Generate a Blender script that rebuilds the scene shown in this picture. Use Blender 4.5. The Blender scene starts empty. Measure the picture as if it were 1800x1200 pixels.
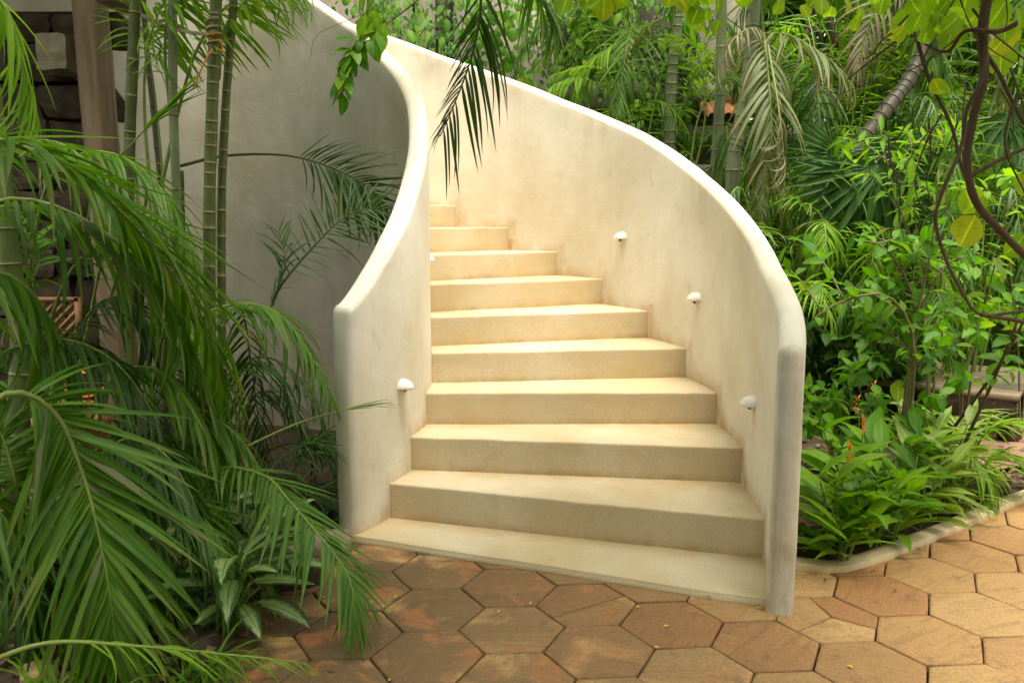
import bpy, bmesh, math, random
import numpy as np
from mathutils import Vector, Matrix, noise

# ------------------------------------------------------------------ camera, sky, sun, exposure
SC = bpy.context.scene
COL = SC.collection
random.seed(7)
RNG = np.random.default_rng(7)
F_PX, PITCH, CAM_H = 1500.0, math.atan(212 / 1500), 1.44
cam_data = bpy.data.cameras.new('camera')
cam_data.sensor_width = 36.0
cam_data.lens = 36.0 * F_PX / 1800.0
cam_data.clip_start = 0.05
cam_data.clip_end = 400.0
cam = bpy.data.objects.new('camera', cam_data)
COL.objects.link(cam)
cam.location = (0, 0, CAM_H)
cam.rotation_euler = (math.pi / 2 - PITCH, 0, 0)
SC.camera = cam

SUN_EL, SUN_AZ = math.radians(75), math.radians(150)      # azimuth clockwise from +Y
world = bpy.data.worlds.new('World')
SC.world = world
world.use_nodes = True
nt = world.node_tree
bg = nt.nodes['Background']
sky = nt.nodes.new('ShaderNodeTexSky')
sky.sky_type = 'NISHITA'
sky.sun_disc = False
sky.sun_elevation = SUN_EL
sky.sun_rotation = SUN_AZ
sky.air_density = 1.0
sky.dust_density = 4.0
sky.ozone_density = 0.5
hsv = nt.nodes.new('ShaderNodeHueSaturation')
hsv.inputs['Saturation'].default_value = 0.25
tint = nt.nodes.new('ShaderNodeMix')
tint.data_type = 'RGBA'
tint.blend_type = 'MULTIPLY'
tint.inputs[0].default_value = 1.0
tint.inputs[7].default_value = (1.0, 0.955, 0.83, 1)
nt.links.new(sky.outputs[0], hsv.inputs['Color'])
nt.links.new(hsv.outputs[0], tint.inputs[6])
nt.links.new(tint.outputs[2], bg.inputs['Color'])
bg.inputs['Strength'].default_value = 0.15

sun_data = bpy.data.lights.new('sun', 'SUN')
sun_data.energy = 1.5
sun_data.angle = math.radians(24)
sun_data.color = (1.0, 0.93, 0.80)
sun = bpy.data.objects.new('sun', sun_data)
COL.objects.link(sun)
SUN_DIR = Vector((math.sin(SUN_AZ) * math.cos(SUN_EL), math.cos(SUN_AZ) * math.cos(SUN_EL), math.sin(SUN_EL)))
sun.rotation_euler = SUN_DIR.to_track_quat('Z', 'Y').to_euler()

vs = SC.view_settings
vs.view_transform = 'Standard'
vs.look = 'None'
vs.exposure = 1.6
vs.gamma = 1.0
vs.use_curve_mapping = False
SC.render.engine = 'CYCLES'
SC.cycles.use_denoising = True
SC.cycles.max_bounces = 7
SC.cycles.diffuse_bounces = 4
SC.cycles.glossy_bounces = 2
SC.cycles.transmission_bounces = 4
SC.cycles.transparent_max_bounces = 8
SC.cycles.use_adaptive_sampling = True
SC.cycles.adaptive_threshold = 0.02


# ------------------------------------------------------------------ helpers: points, meshes, objects
def ray(px, py):
    x, y = px - 900.0, 600.0 - py
    return Vector((x, F_PX * math.cos(PITCH) + y * math.sin(PITCH), -F_PX * math.sin(PITCH) + y * math.cos(PITCH)))


def P(px, py, Y):
    d = ray(px, py)
    return Vector((0, 0, CAM_H)) + d * (Y / d.y)


def G(px, py, z=0.0):
    d = ray(px, py)
    return Vector((0, 0, CAM_H)) + d * ((z - CAM_H) / d.z)


def mesh_from(name, V, F, uv=None, smooth=True, attrs=None):
    """V: n x 3, F: list of tuples or array m x k"""
    me = bpy.data.meshes.new(name)
    V = np.asarray(V, dtype=np.float32)
    me.vertices.add(len(V))
    me.vertices.foreach_set('co', V.ravel())
    if isinstance(F, np.ndarray):
        m, k = F.shape
        li = F.astype(np.int32).ravel()
        ls = np.arange(m, dtype=np.int32) * k
    else:
        li = np.array([i for f in F for i in f], dtype=np.int32)
        lens = np.array([len(f) for f in F], dtype=np.int32)
        ls = np.concatenate([[0], np.cumsum(lens)[:-1]]).astype(np.int32)
        m = len(F)
    me.loops.add(len(li))
    me.loops.foreach_set('vertex_index', li)
    me.polygons.add(m)
    me.polygons.foreach_set('loop_start', ls)
    if smooth:
        me.polygons.foreach_set('use_smooth', np.ones(m, dtype=bool))
    if uv is not None:
        lay = me.uv_layers.new(name='UVMap')
        lay.data.foreach_set('uv', np.asarray(uv, dtype=np.float32)[li].ravel())
    for k, a in (attrs or {}).items():
        at = me.attributes.new(k, 'FLOAT', 'POINT')
        at.data.foreach_set('value', np.asarray(a, dtype=np.float32))
    me.update(calc_edges=True)
    return me


def thing(name, label, cat, loc=(0, 0, 0), group=None):
    o = bpy.data.objects.new(name, None)
    COL.objects.link(o)
    o.empty_display_size = 0.1
    o.location = loc
    o['label'] = label
    o['category'] = cat
    if group:
        o['group'] = group
    return o


def tag(o, label, cat, group=None):
    o['label'] = label
    o['category'] = cat
    if group:
        o['group'] = group
    return o


def root_of(o):
    while o.parent:
        o = o.parent
    return o


def part(name, me, mat, parent, M=None, label=None, kind=None):
    """a part whose mesh (or matrix M) is given in WORLD coordinates; children live in the thing's frame"""
    o = bpy.data.objects.new(name, me)
    COL.objects.link(o)
    if mat is not None and me is not None and len(me.materials) == 0:
        me.materials.append(mat)
    if parent is not None:
        o.parent = parent
        off = Matrix.Translation(-Vector(root_of(parent).location))
        o.matrix_basis = off @ (M if M is not None else Matrix.Identity(4)) if parent.parent is None \
            else (parent.matrix_basis.inverted() @ off @ (M if M is not None else Matrix.Identity(4)))
    elif M is not None:
        o.matrix_basis = M
    if label:
        o['label'] = label
    if kind:
        o['kind'] = kind
    return o


def struct(name, me, mat):
    o = bpy.data.objects.new(name, me)
    COL.objects.link(o)
    if mat is not None:
        me.materials.append(mat)
    o['kind'] = 'structure'
    return o


class MB:
    """collects verts / faces for one mesh"""

    def __init__(s):
        s.v, s.f, s.uv, s.at = [], [], [], []

    def add(s, V, F, uv=None, at=None):
        b = len(s.v)
        s.v.extend([tuple(v) for v in V])
        s.f.extend([tuple(i + b for i in f) for f in F])
        s.uv.extend(uv if uv is not None else [(0, 0)] * len(V))
        s.at.extend(at if at is not None else [0.0] * len(V))

    def box(s, c, size, M=None):
        sx, sy, sz = size[0] / 2, size[1] / 2, size[2] / 2
        V = [Vector((x * sx, y * sy, z * sz)) for x in (-1, 1) for y in (-1, 1) for z in (-1, 1)]
        c = Vector(c)
        V = [(M @ v if M is not None else v) + c for v in V]
        s.add(V, [(0, 1, 3, 2), (4, 6, 7, 5), (0, 4, 5, 1), (2, 3, 7, 6), (0, 2, 6, 4), (1, 5, 7, 3)])

    def tube(s, pts, rad, n=8, cap=True, at=None):
        V, F, A, U = [], [], [], []
        k = len(pts)
        prev = None
        for i, p in enumerate(pts):
            p = Vector(p)
            t = (Vector(pts[min(i + 1, k - 1)]) - Vector(pts[max(i - 1, 0)])).normalized()
            if prev is None:
                a = Vector((0, 0, 1)) if abs(t.z) < 0.9 else Vector((1, 0, 0))
                x = t.cross(a).normalized()
            else:
                x = (prev - t * prev.dot(t)).normalized()
            prev = x
            y = t.cross(x)
            r = rad[i] if hasattr(rad, '__len__') else rad
            for j in range(n):
                th = 2 * math.pi * j / n
                V.append(p + x * (r * math.cos(th)) + y * (r * math.sin(th)))
                A.append(at[i] if at is not None else 0.0)
                U.append((i / max(1, k - 1), j / n))
        for i in range(k - 1):
            for j in range(n):
                a, b = i * n + j, i * n + (j + 1) % n
                F.append((a, b, b + n, a + n))
        if cap:
            F.append(tuple(range(n - 1, -1, -1)))
            F.append(tuple((k - 1) * n + j for j in range(n)))
        s.add(V, F, U, A)

    def mesh(s, name, smooth=True, attr=None):
        return mesh_from(name, np.array([tuple(v) for v in s.v]), s.f, s.uv, smooth, {attr: s.at} if attr else None)


def spline(pts, n):
    """Catmull-Rom through points"""
    pts = [Vector(p) for p in pts]
    q = [pts[0] * 2 - pts[1]] + pts + [pts[-1] * 2 - pts[-2]]
    out = []
    m = len(pts) - 1
    for i in range(n + 1):
        u = i / n * m
        k = min(int(u), m - 1)
        t = u - k
        a, b, c, d = q[k], q[k + 1], q[k + 2], q[k + 3]
        out.append(0.5 * ((2 * b) + (c - a) * t + (2 * a - 5 * b + 4 * c - d) * t * t + (3 * b - a - 3 * c + d) * t ** 3))
    return out


def rough_block(size, seed, sub=2, amp=0.15, rounding=0.35, smooth=True):
    """a weathered block: cube subdivided, rounded and displaced"""
    bm = bmesh.new()
    bmesh.ops.create_cube(bm, size=1.0)
    bmesh.ops.subdivide_edges(bm, edges=bm.edges[:], cuts=sub, use_grid_fill=True)
    for v in bm.verts:
        c = v.co.copy()
        sph = c.normalized() * 0.62
        c = c.lerp(sph, rounding)
        c += noise.noise_vector(c * 2.3 + Vector((seed * 3.1, seed * 1.7, seed))) * amp
        v.co = Vector((c.x * size[0], c.y * size[1], c.z * size[2]))
    me = bpy.data.meshes.new('block')
    bm.to_mesh(me)
    bm.free()
    for p in me.polygons:
        p.use_smooth = smooth
    return me


# ------------------------------------------------------------------ materials (all procedural)
class NT:
    def __init__(s, name):
        s.m = bpy.data.materials.new(name)
        s.m.use_nodes = True
        s.t = s.m.node_tree
        s.b = s.t.nodes['Principled BSDF']
        s.out = s.t.nodes['Material Output']

    def n(s, typ, **kw):
        nd = s.t.nodes.new('ShaderNode' + typ)
        for k, v in kw.items():
            if k.startswith('i_'):
                key = k[2:]
                nd.inputs[int(key) if key.isdigit() else key.replace('_', ' ')].default_value = v
            else:
                setattr(nd, k, v)
        return nd

    def l(s, a, b):
        s.t.links.new(a, b)

    def mix(s, fac, a, b, blend='MIX'):
        nd = s.n('Mix', data_type='RGBA', blend_type=blend)
        for sock, v in ((nd.inputs[0], fac), (nd.inputs[6], a), (nd.inputs[7], b)):
            if isinstance(v, (int, float)):
                sock.default_value = v
            elif isinstance(v, tuple):
                sock.default_value = (*v[:3], 1)
            else:
                s.l(v, sock)
        return nd.outputs[2]

    def ramp(s, fac, stops, interp='LINEAR'):
        nd = s.n('ValToRGB')
        cr = nd.color_ramp
        cr.interpolation = interp
        while len(cr.elements) < len(stops):
            cr.elements.new(0.5)
        for e, (p, c) in zip(cr.elements, stops):
            e.position = p
            e.color = (*c, 1) if isinstance(c, tuple) else (c, c, c, 1)
        s.l(fac, nd.inputs[0])
        return nd.outputs[0]

    def noise(s, vec, scale, detail=4, rough=0.55, dist=0.0):
        nd = s.n('TexNoise', i_Scale=scale, i_Detail=detail, i_Roughness=rough, i_Distortion=dist)
        if vec is not None:
            s.l(vec, nd.inputs['Vector'])
        return nd.outputs['Fac']

    def math(s, op, a, b=0.0, clamp=False):
        nd = s.n('Math', operation=op, use_clamp=clamp)
        for sock, v in ((nd.inputs[0], a), (nd.inputs[1], b)):
            if isinstance(v, (int, float)):
                sock.default_value = v
            else:
                s.l(v, sock)
        return nd.outputs[0]

    def bump(s, h, strength, dist=0.01):
        nd = s.n('Bump', i_Strength=strength, i_Distance=dist)
        s.l(h, nd.inputs['Height'])
        s.l(nd.outputs[0], s.b.inputs['Normal'])

    def pos(s):
        return s.n('NewGeometry').outputs['Position']

    def scaled(s, vec, sc, rot=(0, 0, 0)):
        nd = s.n('Mapping', vector_type='POINT')
        nd.inputs['Scale'].default_value = sc
        nd.inputs['Rotation'].default_value = rot
        s.l(vec, nd.inputs['Vector'])
        return nd.outputs[0]

    def attr(s, name):
        return s.n('Attribute', attribute_name=name).outputs['Fac']


LAMPS = []          # lamp positions, filled before the wall material is made


def mat_plaster(name, base, speck=False):
    t = NT(name)
    p = t.pos()
    big = t.noise(p, 1.3, 4)
    streak = t.noise(t.scaled(p, (9, 9, 0.9)), 1.0, 5, 0.6)
    fine = t.noise(p, 60, 3, 0.6)
    dk = tuple(c * f for c, f in zip(base, (0.80, 0.76, 0.66)))
    lt = tuple(min(0.9, c * f) for c, f in zip(base, (1.06, 1.07, 1.10)))
    c = t.mix(t.ramp(big, [(0.3, 0.0), (0.7, 1.0)]), dk, lt)
    c = t.mix(t.math('MULTIPLY', t.ramp(streak, [(0.5, 0.0), (0.72, 1.0)]), 0.16), c, tuple(x * y for x, y in zip(base, (0.66, 0.60, 0.50))))
    # ochre water stains that follow the joints with the treads, broken up by noise
    st = t.attr('stain')
    sn = t.noise(p, 5.0, 5, 0.65, 0.6)
    sf = t.math('MULTIPLY', st, t.ramp(sn, [(0.32, 0.0), (0.62, 1.0)]))
    c = t.mix(t.math('MULTIPLY', sf, 0.85, True), c, (0.50, 0.29, 0.09))
    # brown dirt, with shade painted in on newel ends and far faces
    gr = t.attr('grime_shade')
    gn = t.noise(t.scaled(p, (14, 14, 2.6)), 1.0, 5, 0.7)
    gn2 = t.noise(p, 7, 4, 0.65)
    gf = t.math('MULTIPLY', gr, t.ramp(t.math('ADD', t.math('MULTIPLY', gn, 0.55), t.math('MULTIPLY', gn2, 0.45)), [(0.36, 0.0), (0.62, 1.0)]))
    c = t.mix(t.math('MULTIPLY', gf, 0.8, True), c, (0.20, 0.135, 0.055))
    if not speck:      # a few hairline cracks
        wv = t.n('VectorMath', operation='ADD')
        nz = t.n('TexNoise', i_Scale=3.0, i_Detail=4.0)
        t.l(p, nz.inputs['Vector'])
        t.l(p, wv.inputs[0])
        t.l(nz.outputs['Color'], wv.inputs[1])
        vo = t.n('TexVoronoi', feature='DISTANCE_TO_EDGE', i_Scale=0.9)
        t.l(wv.outputs[0], vo.inputs['Vector'])
        cm = t.math('MULTIPLY', t.ramp(vo.outputs['Distance'], [(0.0, 1.0), (0.006, 0.0)]), t.ramp(t.noise(p, 1.7, 2), [(0.54, 0.0), (0.62, 1.0)]))
        c = t.mix(t.math('MULTIPLY', cm, 0.20), c, (0.22, 0.17, 0.10))
    al = t.math('MULTIPLY', t.attr('green_shade'), t.ramp(t.noise(p, 1.9, 5, 0.65), [(0.25, 0.45), (0.7, 1.0)]))  # olive shade and leaf bounce painted onto the far wall faces
    c = t.mix(al, c, (0.13, 0.122, 0.045))
    pat = t.noise(p, 3.1, 5, 0.7, 1.2)
    c = t.mix(t.math('MULTIPLY', t.ramp(pat, [(0.58, 0.0), (0.72, 1.0)]), 0.38), c, tuple(x * y for x, y in zip(base, (0.60, 0.56, 0.46))))
    for (lx, ly, lz) in (LAMPS if not speck else []):       # brown streaks below the wall lights
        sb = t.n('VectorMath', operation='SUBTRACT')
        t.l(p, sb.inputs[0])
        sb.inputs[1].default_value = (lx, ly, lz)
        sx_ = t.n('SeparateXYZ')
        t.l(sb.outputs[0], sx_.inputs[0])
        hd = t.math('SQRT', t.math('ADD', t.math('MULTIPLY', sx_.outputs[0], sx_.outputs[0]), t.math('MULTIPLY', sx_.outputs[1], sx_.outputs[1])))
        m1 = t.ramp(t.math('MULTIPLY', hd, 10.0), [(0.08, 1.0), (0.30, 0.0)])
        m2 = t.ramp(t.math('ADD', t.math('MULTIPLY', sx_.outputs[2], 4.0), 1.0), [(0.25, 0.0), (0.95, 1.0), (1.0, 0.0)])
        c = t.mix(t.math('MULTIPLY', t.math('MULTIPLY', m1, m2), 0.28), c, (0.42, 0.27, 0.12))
    if speck:
        v = t.n('TexVoronoi', i_Scale=170.0)
        t.l(p, v.inputs['Vector'])
        c = t.mix(t.math('MULTIPLY', t.ramp(v.outputs['Distance'], [(0.12, 1.0), (0.36, 0.0)]), 0.42), c, (0.20, 0.13, 0.07))
        sp2 = t.noise(p, 240, 2, 0.7)
        c = t.mix(t.math('MULTIPLY', t.ramp(sp2, [(0.5, 0.0), (0.7, 1.0)]), 0.45), c, (0.28, 0.19, 0.10))
        wear = t.noise(p, 2.2, 5, 0.6)
        c = t.mix(t.math('MULTIPLY', t.ramp(wear, [(0.42, 0.0), (0.66, 1.0)]), 0.6), c, tuple(x * y for x, y in zip(base, (0.74, 0.64, 0.46))))
    t.l(c, t.b.inputs['Base Color'])
    t.b.inputs['Roughness'].default_value = 0.78
    t.b.inputs['Specular IOR Level'].default_value = 0.25
    trow = t.noise(t.scaled(p, (3, 3, 7)), 1.6, 5, 0.62, 1.6)
    hgt = t.math('ADD', t.math('MULTIPLY', fine, 0.22), t.math('ADD', t.math('MULTIPLY', t.noise(p, 14, 4), 0.8), t.math('MULTIPLY', trow, 0.45)))
    t.bump(hgt, 0.24, 0.012)
    return t.m


def mat_leaf(name, dark, light, trans=0.35, rough=0.38, rib=0.35, spec=0.5, veins=0.0, yellow=0.0, burn=0.0, variegated=False):
    t = NT(name)
    oi = t.n('ObjectInfo').outputs['Random']
    gi = t.n('NewGeometry').outputs['Random Per Island']
    r = t.math('FRACT', t.math('ADD', oi, gi))
    uv = t.n('TexCoord').outputs['UV']
    sep = t.n('SeparateXYZ')
    t.l(uv, sep.inputs[0])
    u, v = sep.outputs[0], sep.outputs[1]
    c = t.mix(r, dark, light)
    if yellow > 0:
        c = t.mix(t.math('MULTIPLY', t.ramp(r, [(0.86, 0.0), (0.97, 1.0)]), yellow), c, (0.34, 0.27, 0.03))
    # length-wise blotches
    c = t.mix(t.math('MULTIPLY', t.noise(t.scaled(uv, (3, 16, 1)), 1.0, 3), 0.45), c, tuple(x * 0.62 for x in dark))
    if variegated:
        av = t.math('ABSOLUTE', t.math('SUBTRACT', v, 0.5))
        nn = t.noise(t.scaled(uv, (5, 10, 1), (0, 0, 0.5)), 1.0, 5, 0.7, 0.8)
        m = t.math('ADD', t.math('MULTIPLY', av, -1.5), nn)
        c = t.mix(t.ramp(m, [(-0.0, 0.0), (0.22, 1.0)]), c, (0.30, 0.42, 0.16))
        c = t.mix(t.ramp(av, [(0.012, 1.0), (0.035, 0.0)]), c, (0.08, 0.17, 0.03))
    elif rib > 0:
        av = t.math('ABSOLUTE', t.math('SUBTRACT', v, 0.5))
        c = t.mix(t.math('MULTIPLY', t.ramp(av, [(0.015, 1.0), (0.05, 0.0)]), rib), c, tuple(min(1, x * 1.7 + 0.02) for x in light))
    if veins > 0:
        av2 = t.math('ABSOLUTE', t.math('SUBTRACT', v, 0.5))
        vn = t.math('FRACT', t.math('ADD', t.math('MULTIPLY', u, 7.0), t.math('MULTIPLY', av2, -4.0)))
        vv = t.math('ABSOLUTE', t.math('SUBTRACT', vn, 0.5))
        c = t.mix(t.math('MULTIPLY', t.ramp(vv, [(0.03, 1.0), (0.10, 0.0)]), veins), c, tuple(min(1, x * 1.6) for x in light))
        c = t.mix(t.math('MULTIPLY', t.ramp(t.noise(t.pos(), 30, 4), [(0.5, 0.0), (0.7, 1.0)]), 0.35), c, tuple(x * 0.55 for x in dark))
    if burn > 0:
        bn = t.math('ADD', u, t.math('MULTIPLY', t.math('SUBTRACT', r, 0.5), 0.5))
        c = t.mix(t.math('MULTIPLY', t.ramp(bn, [(0.72, 0.0), (0.95, 1.0)]), burn), c, (0.26, 0.18, 0.08))
    t.l(c, t.b.inputs['Base Color'])
    t.b.inputs['Roughness'].default_value = rough
    t.b.inputs['Specular IOR Level'].default_value = spec
    tr = t.n('BsdfTranslucent')
    tc = t.mix(0.5, c, (1.0, 1.0, 0.25), 'MULTIPLY')
    tc2 = t.mix(1.0, tc, (1.6, 1.7, 0.8), 'MULTIPLY')
    t.l(tc2, tr.inputs['Color'])
    ms = t.n('MixShader')
    ms.inputs[0].default_value = trans
    t.l(t.b.outputs[0], ms.inputs[1])
    t.l(tr.outputs[0], ms.inputs[2])
    t.l(ms.outputs[0], t.out.inputs['Surface'])
    return t.m


def mat_simple(name, c1, c2, scale=8, rough=0.7, stretch=(1, 1, 1), bump=0.2, detail=5, spec=0.3, objrand=0.0):
    t = NT(name)
    tc = t.n('TexCoord').outputs['Object']
    f = t.noise(t.scaled(tc, stretch), scale, detail, 0.6, 0.3)
    f2 = t.ramp(f, [(0.3, 0.0), (0.7, 1.0)])
    c = t.mix(f2, c1, c2)
    if objrand:
        oi = t.n('ObjectInfo').outputs['Random']
        c = t.mix(t.math('MULTIPLY', oi, objrand), c, tuple(x * 0.45 for x in c1))
    t.l(c, t.b.inputs['Base Color'])
    t.b.inputs['Roughness'].default_value = rough
    t.b.inputs['Specular IOR Level'].default_value = spec
    if bump:
        t.bump(f, bump, 0.02)
    return t.m


def mat_tile():
    t = NT('terracotta_paver')
    p = t.pos()
    oi = t.n('ObjectInfo').outputs['Random']
    off = t.n('VectorMath', operation='ADD')
    cmb = t.n('CombineXYZ')
    t.l(t.math('MULTIPLY', oi, 37.0), cmb.inputs[0])
    t.l(t.math('MULTIPLY', oi, 91.0), cmb.inputs[1])
    t.l(p, off.inputs[0])
    t.l(cmb.outputs[0], off.inputs[1])
    pp = off.outputs[0]
    c = t.ramp(oi, [(0.0, (0.43, 0.200, 0.075)), (0.35, (0.52, 0.295, 0.115)), (0.7, (0.58, 0.365, 0.155)), (1.0, (0.46, 0.25, 0.10))])
    # fired colour: weathered grey-brown patches and raw orange ones
    n1 = t.noise(pp, 3.4, 4, 0.6, 0.8)
    # greyer, more weathered towards the planting side
    sx = t.n('SeparateXYZ')
    t.l(p, sx.inputs[0])
    weathering = t.n('MapRange', clamp=True)
    for k, v in ((1, -0.6), (2, 1.5), (3, 1.0), (4, 0.10)):
        weathering.inputs[k].default_value = v
    t.l(sx.outputs[0], weathering.inputs[0])
    g = t.math('MULTIPLY', t.ramp(n1, [(0.30, 0.0), (0.47, 1.0)]), weathering.outputs[0])
    c = t.mix(g, c, (0.135, 0.082, 0.040))
    n2 = t.noise(pp, 4.2, 3, 0.55, 1.4)
    o = t.math('MULTIPLY', t.ramp(n2, [(0.57, 0.0), (0.66, 1.0)]), t.math('ADD', t.math('MULTIPLY', weathering.outputs[0], 0.75), 0.08))
    c = t.mix(o, c, (0.40, 0.155, 0.06))
    # diagonal wood-like drag streaks
    vr = t.n('VectorRotate', rotation_type='Z_AXIS')
    t.l(pp, vr.inputs['Vector'])
    t.l(t.math('ADD', t.math('MULTIPLY', oi, 1.5), -1.1), vr.inputs['Angle'])
    st = t.noise(t.scaled(vr.outputs[0], (4, 34, 4)), 1.0, 5, 0.65, 0.8)
    c = t.mix(t.math('MULTIPLY', t.ramp(st, [(0.50, 0.0), (0.70, 1.0)]), 0.48), c, (0.14, 0.085, 0.045))
    n3 = t.noise(pp, 6.5, 5, 0.7)
    c = t.mix(t.math('MULTIPLY', t.ramp(n3, [(0.58, 0.0), (0.7, 1.0)]), 0.55), c, (0.115, 0.085, 0.055))
    fine = t.noise(pp, 130, 3, 0.7)
    c = t.mix(t.math('MULTIPLY', t.ramp(fine, [(0.50, 0.0), (0.64, 1.0)]), 0.55), c, (0.13, 0.08, 0.042))
    grit = t.noise(pp, 45, 4, 0.75)
    c = t.mix(t.math('MULTIPLY', t.ramp(grit, [(0.54, 0.0), (0.68, 1.0)]), 0.3), c, (0.19, 0.115, 0.06))
    c = t.mix(t.math('MULTIPLY', t.ramp(grit, [(0.30, 1.0), (0.42, 0.0)]), 0.3), c, (0.60, 0.42, 0.24))
    # dirt on the rim of each tile
    e = t.attr('edge')
    c = t.mix(t.math('MULTIPLY', e, t.math('ADD', t.math('MULTIPLY', t.noise(pp, 16, 4), 1.0), -0.30, True)), c, (0.10, 0.07, 0.04))
    t.l(c, t.b.inputs['Base Color'])
    t.l(t.ramp(n3, [(0.3, 0.5), (0.7, 0.75)]), t.b.inputs['Roughness'])
    t.b.inputs['Specular IOR Level'].default_value = 0.3
    t.bump(t.math('ADD', t.math('MULTIPLY', st, 0.5), t.math('ADD', t.math('MULTIPLY', fine, 0.5), t.noise(pp, 22, 5, 0.7))), 0.6, 0.010)
    return t.m


def mat_cane(name, g1, g2, ring):
    t = NT(name)
    p = t.n('TexCoord').outputs['Object']
    r = t.attr('ring')
    n = t.noise(t.scaled(p, (30, 30, 5)), 1.0, 5, 0.6)
    n2 = t.noise(p, 4.5, 3)
    c = t.mix(t.ramp(n2, [(0.35, 0.0), (0.65, 1.0)]), g1, g2)
    c = t.mix(t.math('MULTIPLY', t.ramp(n, [(0.48, 0.0), (0.7, 1.0)]), 0.65), c, (0.085, 0.075, 0.045))
    c = t.mix(t.math('MULTIPLY', t.ramp(t.noise(p, 9, 4), [(0.58, 0.0), (0.70, 1.0)]), 0.35), c, (0.24, 0.24, 0.16))
    c = t.mix(t.ramp(r, [(0.45, 0.0), (0.8, 1.0)]), c, ring)
    t.l(c, t.b.inputs['Base Color'])
    t.b.inputs['Roughness'].default_value = 0.5
    t.bump(n, 0.2, 0.01)
    return t.m


def _cyl(px, py, cx, cy, R, far):
    d = ray(px, py)
    a = d.x ** 2 + d.y ** 2
    b = -2 * (d.x * cx + d.y * cy)
    k = (-b + far * math.sqrt(b * b - 4 * a * (cx * cx + cy * cy - R * R))) / (2 * a)
    return (d.x * k, d.y * k, CAM_H + d.z * k)


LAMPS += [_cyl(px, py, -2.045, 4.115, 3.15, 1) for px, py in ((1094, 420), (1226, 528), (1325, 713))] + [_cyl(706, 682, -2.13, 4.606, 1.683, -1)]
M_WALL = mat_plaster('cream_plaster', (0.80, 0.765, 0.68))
M_STEP = mat_plaster('polished_cement', (0.66, 0.575, 0.42), speck=True)
M_TILE = mat_tile()
M_KERB = mat_plaster('kerb_cement', (0.68, 0.56, 0.38), speck=True)
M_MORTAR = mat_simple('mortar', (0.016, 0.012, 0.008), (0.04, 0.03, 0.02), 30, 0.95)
M_SOIL = mat_simple('garden_soil', (0.030, 0.020, 0.012), (0.075, 0.050, 0.028), 14, 0.95, bump=0.8)
M_PATH = mat_simple('red_path', (0.20, 0.10, 0.06), (0.30, 0.19, 0.13), 3, 0.8)
M_ARECA = mat_leaf('areca_leaf', (0.054, 0.150, 0.009), (0.135, 0.270, 0.024), 0.36, 0.43, 0.35, 0.35, burn=0.35)
M_ARECA_L = mat_leaf('areca_leaf_young', (0.12, 0.26, 0.008), (0.24, 0.40, 0.025), 0.42, 0.46, 0.35, 0.25)
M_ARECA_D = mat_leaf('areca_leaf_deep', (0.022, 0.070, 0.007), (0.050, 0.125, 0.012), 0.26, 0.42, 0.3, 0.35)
M_DRY = mat_leaf('dry_frond', (0.20, 0.17, 0.10), (0.36, 0.31, 0.21), 0.25, 0.6, 0.3, 0.3, burn=0.8)
M_HALFDRY = mat_leaf('fading_frond', (0.115, 0.150, 0.055), (0.21, 0.235, 0.10), 0.28, 0.5, 0.4, 0.35, burn=1.0)
M_FAN = mat_leaf('fan_leaf', (0.028, 0.085, 0.014), (0.060, 0.145, 0.026), 0.28, 0.55, 0.3, 0.2)
M_SHRUB = mat_leaf('shrub_leaf', (0.055, 0.180, 0.006), (0.145, 0.325, 0.015), 0.44, 0.48, 0.3, 0.25, yellow=0.3)
M_SHRUB_L = mat_leaf('shrub_leaf_light', (0.14, 0.31, 0.010), (0.28, 0.48, 0.028), 0.45, 0.5, 0.3, 0.2, yellow=0.5)
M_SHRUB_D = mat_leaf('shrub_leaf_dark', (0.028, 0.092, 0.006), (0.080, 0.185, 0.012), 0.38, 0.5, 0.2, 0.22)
M_GRAPE = mat_leaf('sea_grape_leaf', (0.12, 0.25, 0.010), (0.31, 0.45, 0.030), 0.58, 0.45, 0.55, 0.35, yellow=0.6, veins=0.16)
M_GINGER = mat_leaf('ginger_leaf', (0.11, 0.27, 0.008), (0.24, 0.43, 0.022), 0.42, 0.45, 0.35, 0.3, yellow=0.3)
M_STRIPE = mat_leaf('striped_leaf', (0.17, 0.28, 0.05), (0.32, 0.42, 0.10), 0.35, 0.42, 0.6, 0.4)
M_VARIEG = mat_leaf('variegated_leaf', (0.030, 0.088, 0.016), (0.050, 0.120, 0.026), 0.25, 0.36, 0.3, 0.5, variegated=True)
M_IVY = mat_leaf('ivy_leaf', (0.080, 0.21, 0.007), (0.22, 0.40, 0.018), 0.46, 0.5, 0.35, 0.2, yellow=0.5)
M_RACHIS = mat_simple('leaf_stalk', (0.13, 0.19, 0.035), (0.20, 0.26, 0.06), 6, 0.45, bump=0.0)
M_RACHIS_D = mat_simple('leaf_stalk_dark', (0.055, 0.075, 0.022), (0.10, 0.12, 0.04), 6, 0.5, bump=0.0)
M_CANE = mat_cane('green_cane', (0.105, 0.145, 0.020), (0.060, 0.078, 0.016), (0.34, 0.25, 0.12))
M_CANE_G = mat_cane('fresh_cane', (0.17, 0.22, 0.055), (0.12, 0.17, 0.04), (0.30, 0.26, 0.15))
M_CANE_P = mat_cane('pale_cane', (0.23, 0.26, 0.135), (0.15, 0.19, 0.08), (0.12, 0.12, 0.06))
M_CANE_B = mat_cane('brown_cane', (0.085, 0.07, 0.04), (0.055, 0.05, 0.026), (0.035, 0.026, 0.016))
M_BARK = mat_simple('bark', (0.055, 0.036, 0.022), (0.115, 0.080, 0.052), 9, 0.85, (1, 1, 0.25), 0.6)
M_TWIG = mat_simple('twig', (0.070, 0.048, 0.028), (0.125, 0.095, 0.055), 9, 0.8, bump=0.1)
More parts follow.
